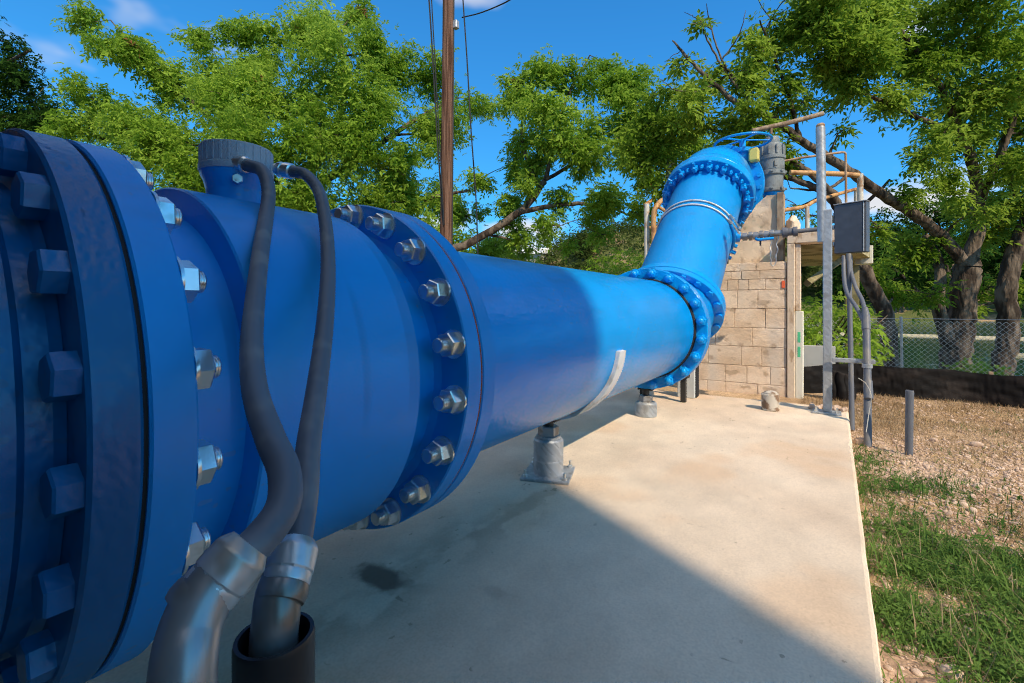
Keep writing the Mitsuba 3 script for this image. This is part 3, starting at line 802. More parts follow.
one('thin_pipe', tube([(-0.654,6.747,2.538), (-0.268,6.848,2.586), (0.161,6.978,2.614), (0.187,6.994,2.611), (0.197,7.001,2.593), (0.202,7.004,1.975), (0.207,7.008,1.551)], .0135, 10), 'rust_pipe', 'thin rusty pipe crossing behind the tall post then dropping to the enclosure', 'pipe', 40)

# ------------------------------------------------------------------ outlet line with blue lever valve
lin = thing('sample_line', 'thin metal pipe line with blue lever valve running from the saddle to the enclosure', 'pipe line')
pa, pb = sc + on * .385, np.array((0.083,4.739,1.402))
dl = (pb - pa) / np.linalg.norm(pb - pa)
Ltot = np.linalg.norm(pb - pa)
LF = frame(pa, dl)
obj('nipple', lathe([(0, 0), (.021, 0), (.021, .30), (0, .30)], 20, LF), 'cast_fitting', lin)
obj('fitting', cat(*[lathe([(0, a), (r, a), (r * 1.05, a + .006), (r * 1.05, b - .006), (r, b), (0, b)], 20, LF) for a, b, r in ((.02, .06, .034), (.07, .10, .038), (.105, .15, .031), (.155, .185, .037), (.19, .23, .030), (.235, .27, .035), (.275, .33, .026))]), 'cast_fitting', lin, 30)
obj('union', cat(*[lathe([(0, a), (r, a), (r * 1.06, a + .006), (r * 1.06, b - .006), (r, b), (0, b)], 20, LF) for a, b, r in ((.33, .37, .042), (.37, .41, .030), (.41, .445, .040))]), 'pvc_grey', lin, 30)
obj('tail_pipe', lathe([(0, .44), (.019, .44), (.019, Ltot), (0, Ltot)], 20, LF), 'pvc_grey', lin)
xl, yl = LF[:3, 0], LF[:3, 1]
obj('lever', cat(tube([pa + dl * .13 + np.array([0, -.03, -.03]), pa + dl * .15 + np.array([0, -.04, -.045]), pa + dl * .27 + np.array([0, -.035, -.043])], .013, 10)), 'paint_blue', lin, True, label='blue valve lever')
obj('tag', cbox(-.007, .007, -.003, .003, -.05, 0, .002).apply_transform(trimesh.transformations.translation_matrix(pa + dl * .165 + np.array([0, -.02, -.045]))), 'dark_steel', lin, False)
rc = np.random.default_rng(3)
ch = []
for k in range(2):
    p0 = pa + dl * (.255 + .045 * k) + np.array([0, -.01, -.02])
    pts_ = [p0]
    for i in range(9):
        pts_.append(pts_[-1] + np.array([rc.uniform(-.012, .012), rc.uniform(-.008, .008), -.027]))
    ch.append(np.array(pts_))
one('wire_loop', cat(*[tube(spline(p, 4), .0042, 6) for p in ch], tube(spline([ch[0][-1], (ch[0][-1] + ch[1][-1]) / 2 + [0, 0, -.02], ch[1][-1]], 4), .0042, 6)), 'galvanised', 'twisted grey wire hanging from the thin pipe line', 'wire')

# ------------------------------------------------------------------ post, enclosure, conduits
PX, PY = .003, 3.97
t = thing('steel_post', 'tall galvanised steel post bolted to the corner of the pad', 'post')
obj('base_plate', cbox(PX - .085, PX + .085, PY - .07, PY + .07, .0005, .012, .002), 'galvanised', t, False)
obj('channel', cbox(PX - .022, PX + .032, PY - .027, PY + .027, .012, 1.42, .004), 'galvanised', t, False)
obj('pipe', lathe([(0, 1.2), (.028, 1.2), (.029, 2.0), (.024, 2.012), (0, 2.014)], 32, frame([PX - .012, PY, 0], [-.012, 0, 1])), 'galvanised', t)
obj('pipe_cap', lathe([(0, 2.012), (.026, 2.010), (.028, 2.02), (.020, 2.032), (0, 2.036)], 24, frame([PX - .012, PY, 0], [-.012, 0, 1])), 'rust_pipe', t)
for sx in (-1, 1):
    obj('anchor', cat(hexa(.013, .012), lathe([(0, .01), (.007, .01), (.007, .035), (0, .035)], 12)).apply_translation((PX + sx * .06, PY - .04, .012)), 'zinc', t, False)
obj('bracket_arm', cbox(PX + .03, .27, 3.90, 3.925, .365, .395, .004), 'galvanised', t, False)
rv = np.random.default_rng(8)
deb = []
for i in range(26):
    m_ = trimesh.creation.icosphere(1, 1.0)
    m_.vertices *= rv.uniform(.008, .03, 3) * (1 + .4 * rv.standard_normal((len(m_.vertices), 1)) * .3)
    m_.apply_translation((PX + rv.uniform(-.09, .14), PY + rv.uniform(.06, .18), .014))
    deb.append(m_)
one('rubble', cat(*deb), 'gravel_pale', 'small heap of broken grey rubble behind the base of the steel post', 'rubble', 40, kind='stuff')

en = thing('enclosure', 'dark grey electrical enclosure mounted beside the tall post', 'electrical box')
EC = np.array((0.153,4.450,1.347))
# faces the pad side
EF = frame(EC, [-.32, -.95, 0], [.95, -.32, 0])
ew, eh, ed = .104, .190, .08
obj('case', cbox(-ew, ew, -eh, eh, -ed, 0, .004).apply_transform(EF), 'box_grey', en, False)
obj('door', cbox(-ew + .002, ew - .022, -eh + .003, eh - .003, .0005, .010, .003).apply_transform(EF), 'box_grey', en, False)
obj('hinge_strip', cbox(ew - .019, ew - .013, -eh + .004, eh - .004, .0005, .012, .002).apply_transform(EF), 'galvanised', en, False)
obj('hood', cbox(-ew - .005, ew + .005, eh + .0005, eh + .007, -ed, .016, .002).apply_transform(EF), 'galvanised', en, False)
for y in (-.11, .02, .12):
    obj('latch', cbox(-ew - .010, -ew - .0005, y - .014, y + .014, -.03, .004, .002).apply_transform(EF), 'galvanised', en, False)
obj('bracket', cbox(-ew - .075, -ew - .0105, .06, .12, -.055, -.025, .003).apply_transform(EF), 'old_pipe', en, False)
obj('bracket', cbox(-ew - .075, -ew - .0105, -.13, -.09, -.055, -.025, .003).apply_transform(EF), 'rail_yellow', en, False)

pv = thing('conduit_riser', 'thick grey plastic conduit leaning out of the soil below the enclosure', 'conduit')
b = np.array([.215, 3.66, -.20])
obj('pipe', tube([b, (0.223,3.812,0.270), (0.226,3.994,0.640)], .0215, 24), 'pvc_grey', pv, 40)
obj('coupling', tube([(0.225,3.753,0.157), (0.224,3.812,0.264)], .0255, 24), 'pvc_grey', pv, 40)
obj('coupling', tube([(0.225,3.969,0.587), (0.225,4.017,0.680), (0.222,4.051,0.735)], [.0265, .0245, .017], 24), 'pvc_grey', pv, 40)
for pts_ in ([(0.157,4.477,1.134), (0.158,4.405,1.007), (0.184,4.302,0.881), (0.213,4.178,0.791), (0.224,4.052,0.707)], [(0.112,4.447,1.134), (0.113,4.351,0.960), (0.128,4.241,0.844), (0.176,4.104,0.741), (0.210,4.007,0.653)]):
    obj('flexible_lead', tube(spline(pts_, 8), .0135, 16), 'pvc_grey', pv, True)
obj('clamp', cat(tube([np.array((0.224,3.849,0.357)) + [0, 0, -.012], np.array((0.224,3.849,0.357)) + [0, 0, .012]], .029, 20)), 'galvanised', pv, 30)
one('conduit_pipe', tube([(0.153,4.113,-0.129), (0.150,4.232,0.355), (0.144,4.443,1.148)], .0165, 20), 'pvc_grey', 'slim straight grey conduit running from the ground to the enclosure bottom', 'conduit', 40)
one('stub_pipe', lathe([(0, -.3), (.0195, -.3), (.0195, .30), (.0205, .302), (.0205, .346), (.0185, .352), (.015, .353), (.015, .30), (0, .30)], 32, frame([.405, 3.60, -.10], [.01, .01, 1])), 'pvc_grey', 'short grey plastic pipe standing alone in the gravel', 'pipe', 30)
wirep = [(0.167,3.654,0.298), (0.207,3.657,0.264), (0.232,3.661,0.191), (0.222,3.667,0.090), (0.205,3.619,-0.026)]
one('loose_wire', tube(spline(wirep, 6), .0022, 6), 'rail_white', 'thin pale loose wire beside the thick grey conduit', 'wire')

can = thing('old_can', 'small rusty whitish can standing on the pad near the wall', 'can')
CF = frame([-.335, 3.86, 0], [0, 0, 1])
mat('can_white', P(base_color=proc(lambda p, n, uv: mix(mi.Color3f(.50, .45, .38), mi.Color3f(.20, .12, .07), smoothstep(.40, .60, fbm(p.x * 22, p.y * 22, p.z * 22, 4)))), roughness=.6))
obj('body', lathe([(0, .001), (.056, .001), (.059, .006), (.057, .012), (.057, .108), (.059, .112), (.055, .118), (0, .118)], 32, CF), 'can_white', can, 30)
obj('lid', lathe([(0, .118), (.044, .118), (.044, .127), (.030, .137), (0, .138)], 32, CF), 'can_white', can, 30)

# ------------------------------------------------------------------ fences
def ribbon(xy, z0, z1, th):
    xy = np.asarray(xy, float)
    n = len(xy)
    tg = np.gradient(xy, axis=0)
    tg /= np.linalg.norm(tg, axis=1, keepdims=True)
    nn = np.stack([-tg[:, 1], tg[:, 0]], 1)
    rows_ = 7
    v, f = [], []
    for side in (-1, 1):
        for r in range(rows_):
            s = r / (rows_ - 1)
            w = .05 * (meshkit.fbm(np.stack([xy[:, 0] * 3, xy[:, 1] * 3, np.full(n, s * 1.6)], -1), 3, 4) - .5) * (1.2 - s)
            p = xy + nn * (side * th / 2 + w[:, None])
            v.append(np.column_stack([p, z0 + (z1 - z0) * s]))
    v = np.vstack(v)
    for side in range(2):
        for r in range(rows_ - 1):
            for i in range(n - 1):
                a = (side * rows_ + r) * n + i
                q = [a, a + 1, a + n + 1, a + n]
                q = q if side == 0 else q[::-1]
                f += [q[:3], [q[0], q[2], q[3]]]
    for i in range(n - 1):
        a, b2_ = (rows_ - 1) * n + i, (2 * rows_ - 1) * n + i
        f += [[a, a + 1, b2_ + 1], [a, b2_ + 1, b2_]]
    return trimesh.Trimesh(v, np.array(f), process=False)


silt = thing('silt_fence', 'low black silt fence sagging along the far edge of the gravel', 'silt fence')
tt = np.linspace(0, 1, 140)
sx_ = -.62 + 4.2 * tt
sy_ = 5.62 + .75 * tt + .10 * np.sin(sx_ * 2.2 + .5) + .04 * np.sin(sx_ * 7)
gz_ = ground_z(sx_, sy_)
top_ = .125 + .07 * tt + .022 * np.sin(sx_ * 2.6 + 1) + .012 * np.sin(sx_ * 9) + .02 * (meshkit.fbm(np.stack([sx_ * 6, sx_ * 0, sx_ * 0], -1), 3, 4) - .5)
obj('fabric', ribbon(np.stack([sx_, sy_], 1), gz_ - .04, top_, .006), 'silt_fabric', silt, True)
for x in (-.30, .16, 1.25, 2.3, 3.3):
    y = np.interp(x, sx_, sy_) + .03
    obj('stake', cbox(x - .016, x + .016, y - .012, y + .02, -.5, .15, .003), 'stake_wood', silt, False)
bun = []
for i in range(5):
    x = .05 + .035 * i
    y = 5.42 + .02 * math.sin(i * 2.1)
    bun.append(tube(spline([(x, y, -.2), (x + .01, y - .02, -.05), (x - .01, y, .05), (x, y + .01, .14 - .01 * i)], 5), [.035] * 16, 8))
one('fabric_bundle', cat(*bun), 'silt_fabric', 'gathered roll of black fabric at the fence behind the steel post', 'fabric roll', True)
one('grey_board', cbox(-.26, .08, 5.95, 5.98, -.2, .33, .004), 'board_grey', 'pale grey board standing behind the silt fence beside the post', 'board', False)

cl = thing('chain_link_fence', 'galvanised chain link fence in front of the lake', 'fence')
fy, fx0, fx1 = 9.3, -1.4, 4.4
fz0, fz1 = -1.02, .56
cs = .036
nw = int((fx1 - fx0) / cs)
nz = int((fz1 - fz0) / cs)
vv, ff, base = [], [], 0
for i in range(nw):
    k = np.arange(nz + 1)
    s01 = (k + i) % 2
    pts_ = np.column_stack([fx0 + i * cs + s01 * cs * 1.04 - .001, fy + np.where(s01 == 0, -.003, .003), fz0 + k * cs])
    m_ = tube(pts_, .0036, 3, False)
    vv.append(m_.vertices)
    ff.append(np.array(m_.faces) + base)
    base += len(m_.vertices)
k = obj('wire_mesh', trimesh.Trimesh(np.vstack(vv), np.vstack(ff), process=False), 'fence_wire', cl, False)
labels[k] = {'kind': 'stuff', 'label': 'diamond wire mesh'}
obj('tension_wire', cat(rod([fx0, fy, fz1], [fx1, fy, fz1], .005, 6), rod([fx0, fy, -.45], [fx1, fy, -.45], .004, 6)), 'galvanised', cl)
for x in (-1.0, .985, 3.2):
    obj('post', cat(rod([x, fy + .03, -1.5], [x - .03, fy + .03, fz1 + .03], .019, 14)), 'galvanised', cl, 40)

# ------------------------------------------------------------------ utility pole and wires
t = thing('utility_pole', 'weathered brown wooden utility pole behind the pipe', 'utility pole')
p0, p1 = np.array((-6.442,7.245,0.877)), np.array((-6.393,7.278,6.979))
dv = (p1 - p0) / (p1[2] - p0[2])
g = p0 + dv * (-1.0 - p0[2])
tp = p0 + dv * (10.2 - p0[2])
obj('shaft', tube([g + (tp - g) * s for s in np.linspace(0, 1, 12)], np.linspace(.136, .108, 12), 24), 'pole_wood', t, True)
fo = np.array([.5539, -.8326, 0])
sd = np.array([.8326, .5539, 0])
obj('conduit_strip', tube([g + sd * .13 + fo * .04, tp + sd * .105 + fo * .04], .016, 8), 'dark_steel', t)
obj('bracket', cat(cbox(-.05, .05, -.05, .05, -.08, .08, .01).apply_transform(trimesh.transformations.translation_matrix(p0 + dv * (6.45 - p0[2]) + sd * .16 + fo * .04))), 'galvanised', t, False)
one('overhead_wire', tube(spline([(-6.164,7.430,6.623), (-5.493,7.155,6.341), (-4.830,6.875,6.111), (-4.389,6.689,5.991), (-3.050,5.778,5.379)], 6), .012, 6), 'wire_black', 'black overhead wire running right from the top of the utility pole', 'wire')
one('pole_cable', cat(tube(spline([(-6.720,6.940,7.719), (-6.653,6.984,6.914), (-6.569,7.040,5.304), (-6.502,7.085,3.895), (-6.418,7.140,2.385), (-6.401,7.152,0.876)], 6), .016, 6), tube(spline([(-6.618,6.948,7.682), (-6.576,6.975,6.881), (-6.501,7.025,5.280), (-6.434,7.070,3.878), (-6.368,7.114,2.377)], 6), .012, 6)), 'wire_black', 'dark double cable slanting down to the left side of the utility pole', 'cable')
one('pole_cable', tube(spline([(-6.117,7.341,7.719), (-6.083,7.363,6.914), (-6.016,7.408,5.706), (-5.949,7.453,4.297), (-5.865,7.508,2.889), (-5.832,7.531,1.681)], 6), .014, 6), 'wire_black', 'single dark cable hanging right of the utility pole', 'cable')

# ------------------------------------------------------------------ trees
def leaf_cloud(rng, centres, normals_up, size, n_leaflets, droop=.5):
    """Compound leaves: at each centre a spray of leaflets, each two triangles folded along its midrib."""
    N = len(centres)
    az = rng.uniform(0, 2 * np.pi, N)
    el = rng.normal(-.15, .45, N)
    ax = np.stack([np.cos(az) * np.cos(el), np.sin(az) * np.cos(el), np.sin(el)], 1)
    sidev = np.cross(ax, [0, 0, 1.0])
    sidev /= np.linalg.norm(sidev, axis=1, keepdims=True) + 1e-9
    roll = rng.normal(0, .5, N)
    upv = np.cross(sidev, ax)
    sidev, upv = sidev * np.cos(roll)[:, None] + upv * np.sin(roll)[:, None], upv * np.cos(roll)[:, None] - sidev * np.sin(roll)[:, None]
    V = []
    sz = size * rng.uniform(.7, 1.3, N)
    for k in range(n_leaflets):
        s = (k // 2 + 1) / (n_leaflets // 2 + 1)
        sg_ = 1 if k % 2 else -1
        last = k == n_leaflets - 1
        root = centres + ax * (sz * s * 1.7)[:, None] - np.array([0, 0, 1]) * (droop * sz * s * s)[:, None]
        jit = rng.normal(0, .25, (N, 3))
        d = (ax * (1.0 if last else .62) + (0 if last else sg_) * sidev * .78 + jit * .6 - np.array([0, 0, .25]))
        d /= np.linalg.norm(d, axis=1, keepdims=True)
        w = np.cross(d, upv + jit)
        w /= np.linalg.norm(w, axis=1, keepdims=True) + 1e-9
        l = sz * rng.uniform(.8, 1.25, N)
        hwid = l * .235
        mid = root + d * (l * .45)[:, None]
        fold = upv * (hwid * .35)[:, None]
        V.append(np.stack([root, mid + w * hwid[:, None] + fold, root + d * l[:, None] - np.array([0, 0, 1]) * (l * .12)[:, None], mid - w * hwid[:, None] + fold], 1))
    V = np.stack(V, 1).reshape(-1, 4, 3)
    n = len(V)
    b = np.arange(n)[:, None] * 4
    f = np.vstack([b + [0, 1, 2], b + [0, 2, 3]])
    return trimesh.Trimesh(V.reshape(-1, 3), f, process=False)


def make_tree(name, label, seed, limbs, clumps, leafmat, sprigs=240, size=.085, leaflets=7, group=None, twig=True, jit=.7, gap=.35, bare=(), dead=0):
    """limbs: list of (points, r0, r1). clumps: (x, y, z, radius) of the foliage masses."""
    rg = np.random.default_rng(seed)
    k = thing(name, label, 'tree', group)
    wood, nodes, rad = [], [], []
    for i, (pts_, r0, r1) in enumerate(limbs):
        sp = spline(pts_, 7)
        sp = sp + np.concatenate([np.zeros((1, 3)), rg.normal(0, .05 * r1 + .008, (len(sp) - 1, 3))]) * .8
        rr = np.linspace(1, 0, len(sp)) ** .8 * (r0 - r1) + r1
        if i == 0:
            rr = rr * (1 + .35 * np.exp(-np.linspace(0, 1, len(sp)) * 14))
        m_ = tube(sp, rr, 18 if r0 > .1 else 9)
        if r0 > .08:
            v = np.array(m_.vertices)
            v += (meshkit.fbm(v * np.array([9, 9, 1.4]), 3, seed)[:, None] - .5) * r0 * .22 * np.array([1, 1, .3])
            m_.vertices = v
        wood.append(m_)
        nodes.append(sp[2:])
        rad.append(rr[2:])
    obj('trunk', wood[0], 'bark', k, True)
    for w_ in wood[1:]:
        obj('limb', w_, 'bark', k, True)
    nodes, rad = np.vstack(nodes), np.concatenate(rad)
    tw, cen = [], []
    cl_ = np.array(clumps, float)
    order = np.argsort([np.min(np.linalg.norm(nodes - c_[:3], axis=1)) for c_ in cl_])
    for ci in order:
        c_ = cl_[ci].copy()
        c_[:3] += rg.normal(0, jit, 3) * np.array([.35, .35, .15])
        rc_ = c_[3]
        dd = np.linalg.norm(nodes - c_[:3], axis=1) + np.where(nodes[:, 2] > c_[2] + .4, 2.0, 0)
        j = int(np.argmin(dd))
        a, e = nodes[j], c_[:3]
        md = (a + e) / 2 + rg.normal(0, .12 * dd[j], 3) * .5 + [0, 0, .06 * dd[j]]
        sp = spline([a, md, e], 6)
        r0 = min(rad[j] * .6, .018 + .018 * dd[j])
        tw.append(tube(sp, np.linspace(r0, .012, len(sp)), 6, False))
        nodes = np.vstack([nodes, sp[4:]])
        rad = np.concatenate([rad, np.linspace(r0, .012, len(sp))[4:]])
        ntw = max(5, int(9 * rc_))
        tips = rg.normal(0, 1, (ntw, 3))
        tips /= np.linalg.norm(tips, axis=1, keepdims=True)
        tips = e + tips * rc_ * rg.uniform(.55, 1.05, (ntw, 1)) * [1, 1, .8]
        for tp_ in tips:
            m2 = (e + tp_) / 2 + rg.normal(0, .1 * rc_, 3)
            s2 = spline([e, m2, tp_], 4)
            tw.append(tube(s2, np.linspace(.011, .004, len(s2)), 4, False))
        n_s = int(sprigs * rc_ ** 2)
        # leaves sit around the twigs, thinned by a noise so that gaps open
        tt_ = rg.uniform(.25, 1.05, n_s * 2) ** .7
        which = rg.integers(0, ntw, n_s * 2)
        q = e + (tips[which] - e) * tt_[:, None] + rg.normal(0, .20 * rc_, (n_s * 2, 3))
        keep = meshkit.fbm(q * 1.5 + seed, 3, seed) + rg.uniform(-.08, .08, len(q)) > gap
        cen.append(q[keep][:n_s])
    kk = obj('twigs', cat(*tw), 'bark', k, True)
    labels[kk] = {'kind': 'stuff', 'label': 'thin branches and twigs'}
    cen = np.vstack(cen)
    if bare:
        for (bx_, by_, bz_, br_) in bare:
            cen = cen[np.linalg.norm(cen - [bx_, by_, bz_], axis=1) > br_]
    obj('crown', leaf_cloud(rg, cen, None, size, leaflets), leafmat, k, False)
    for _ in range(dead):
        p_ = cen[rg.integers(len(cen))] + rg.normal(0, .07, (7, 3))
        labels[obj('dead_leaf_spray', leaf_cloud(rg, p_, None, size * .9, 5), 'leaf_dead', k, False)] = {'label': 'withered brown leaves', 'kind': 'stuff'}
    return k


def CL(lst, rs=0, spread=1.2):
    rg = np.random.default_rng(rs)
    return lst


make_tree('broadleaf_tree', 'large bright green leafy tree filling the upper left behind the pipe', 21,
    [([(-12.526,7.881,0.073), (-12.574,7.850,2.361), (-12.528,7.640,3.746)], .26, .17),
     ([(-12.528,7.640,3.746), (-13.209,6.827,5.055), (-14.136,5.730,6.258), (-14.786,5.057,7.221), (-15.409,4.402,8.150)], .07, .015),
     ([(-12.528,7.640,3.746), (-11.724,8.295,5.472), (-11.285,8.467,6.846), (-11.316,8.326,8.478)], .15, .03),
     ([(-12.528,7.640,3.746), (-11.335,8.674,4.792), (-10.220,9.536,5.831), (-9.153,10.486,6.783)], .12, .03),
     ([(-12.528,7.640,3.746), (-13.897,6.369,4.229), (-15.489,5.070,4.989), (-16.618,4.318,5.396)], .12, .03),
     ([(-12.528,7.760,2.633), (-10.915,8.352,3.265), (-9.239,9.348,3.656), (-8.164,10.183,3.954)], .10, .03)],
    [(-16.21,4.11,8.32,0.55), (-15.15,4.57,7.63,0.75), (-14.79,5.06,6.91,0.90), (-15.96,4.52,6.31,0.80), (-16.44,4.31,5.44,0.80), (-14.52,4.75,5.28,1.10), (-14.36,5.70,6.44,1.00), (-13.25,5.48,4.89,1.20), (-13.85,6.40,7.31,0.80), (-13.23,7.17,7.69,0.75),
     (-12.61,6.26,5.77,1.20), (-12.31,7.30,6.53,1.10), (-11.75,8.15,8.48,0.95), (-10.62,8.07,6.92,1.20), (-10.92,7.15,5.18,1.20), (-10.89,9.09,7.91,1.00), (-10.40,9.90,7.82,0.90), (-9.67,10.62,7.50,0.80), (-9.02,11.06,6.72,0.65), (-9.36,9.87,6.04,1.00),
     (-9.84,8.82,5.86,1.10), (-10.24,7.84,4.79,1.20), (-9.50,8.93,4.55,1.10), (-9.12,10.02,5.19,0.80), (-9.97,8.26,3.60,1.10), (-10.71,7.29,3.76,1.20), (-11.77,6.58,4.47,1.20), (-9.24,9.35,3.52,1.00), (-8.73,10.53,3.96,0.80),
     (-14.55,4.98,4.40,1.10), (-12.72,5.95,4.16,1.10), (-8.42,11.21,3.25,0.70), (-15.91,4.55,4.52,0.90), (-11.94,6.95,3.41,1.00), (-13.80,5.83,3.83,1.00), (-10.14,9.47,2.79,0.90), (-9.02,10.33,2.89,0.80), (-11.03,8.28,2.80,0.90), (-12.62,7.94,8.42,0.80), (-13.02,7.43,8.45,0.70), (-14.23,6.39,8.06,0.60), (-13.09,6.90,7.12,0.90), (-11.59,8.87,9.27,0.60), (-14.06,6.98,8.28,0.60), (-16.96,4.09,4.18,0.90), (-9.23,11.27,2.63,0.80), (-8.49,12.37,2.70,0.70)],
    'leaf_bright', 860, .100, 5, dead=9)
make_tree('broadleaf_tree', 'slender green tree with one pale slanting limb right of the utility pole', 22,
    [([(-9.579,8.761,0.118), (-8.662,9.131,1.914), (-7.661,9.556,2.386), (-6.477,10.104,3.148), (-5.948,10.456,3.961)], .12, .075),
     ([(-5.948,10.456,3.961), (-5.715,10.611,4.978), (-5.504,10.752,5.995), (-4.996,11.089,7.139)], .06, .015),
     ([(-5.948,10.456,3.961), (-5.120,10.766,4.407), (-4.215,11.128,4.837), (-3.601,11.537,5.574)], .05, .014),
     ([(-6.477,10.104,3.148), (-5.443,10.311,3.239), (-4.505,10.575,3.175), (-3.912,10.850,2.916)], .07, .02),
     ([(-6.054,10.385,3.707), (-6.499,10.329,4.790), (-6.596,10.385,5.866)], .06, .02)],
    [(-6.64,10.36,6.33,0.65), (-6.05,10.63,6.81,0.70), (-5.31,10.88,6.45,0.75), (-4.78,11.23,7.06,0.50), (-5.49,10.40,5.57,0.85), (-4.50,11.06,5.67,0.80), (-3.81,11.40,6.02,0.65), (-3.47,11.50,5.24,0.75), (-6.78,10.38,5.12,0.55), (-6.15,10.56,4.53,0.70),
     (-4.93,10.65,4.69,0.80), (-4.04,11.00,4.57,0.75), (-7.13,10.39,3.80,0.60), (-4.62,10.38,3.15,0.65), (-4.11,10.60,2.73,0.55), (-5.06,10.20,2.77,0.50), (-5.79,10.32,3.33,0.45), (-5.22,9.98,2.25,0.26), (-3.88,10.75,3.20,0.45), (-7.36,10.24,2.84,0.55), (-7.86,10.15,4.18,0.50), (-3.27,11.64,4.56,0.65), (-3.64,11.27,3.99,0.55), (-5.74,10.60,4.72,0.60), (-4.62,10.86,5.13,0.70), (-3.87,11.23,5.29,0.70), (-6.37,10.42,5.57,0.60), (-5.22,10.70,4.28,0.50), (-3.47,11.50,4.68,0.60), (-4.50,11.18,6.28,0.60), (-6.81,10.24,6.78,0.45), (-7.25,10.31,4.52,0.50), (-6.37,10.42,3.89,0.45), (-8.16,10.18,1.97,0.60), (-6.91,10.78,2.14,0.50), (-4.46,10.48,2.32,0.30)],
    'leaf_mid', 820, .098, 5, gap=.32, dead=3)
make_tree('dark_tree', 'dark green tree at the left edge of the sky', 23,
    [([(-25.006,2.582,0.965), (-25.288,2.394,4.355), (-25.006,2.582,7.067)], .25, .15), ([(-25.006,2.582,7.067), (-23.131,3.229,8.183), (-21.343,4.058,9.005)], .12, .03), ([(-25.006,2.582,6.389), (-22.584,3.592,6.869), (-20.806,4.415,7.073)], .10, .03)],
    [(-22.86,3.41,9.66,0.90), (-21.64,3.62,8.58,0.70), (-21.33,3.83,7.47,0.90), (-20.66,4.27,7.78,0.60), (-20.80,4.18,6.93,0.90), (-23.13,3.23,8.18,1.40), (-22.86,3.41,6.87,1.20), (-20.54,4.59,6.69,0.50), (-21.59,3.65,6.35,0.90), (-25.01,2.58,9.10,1.60), (-24.72,2.77,7.41,1.60)],
    'leaf_dark', 420, .10)  # leaf colour itself is dark
GB = -1.05
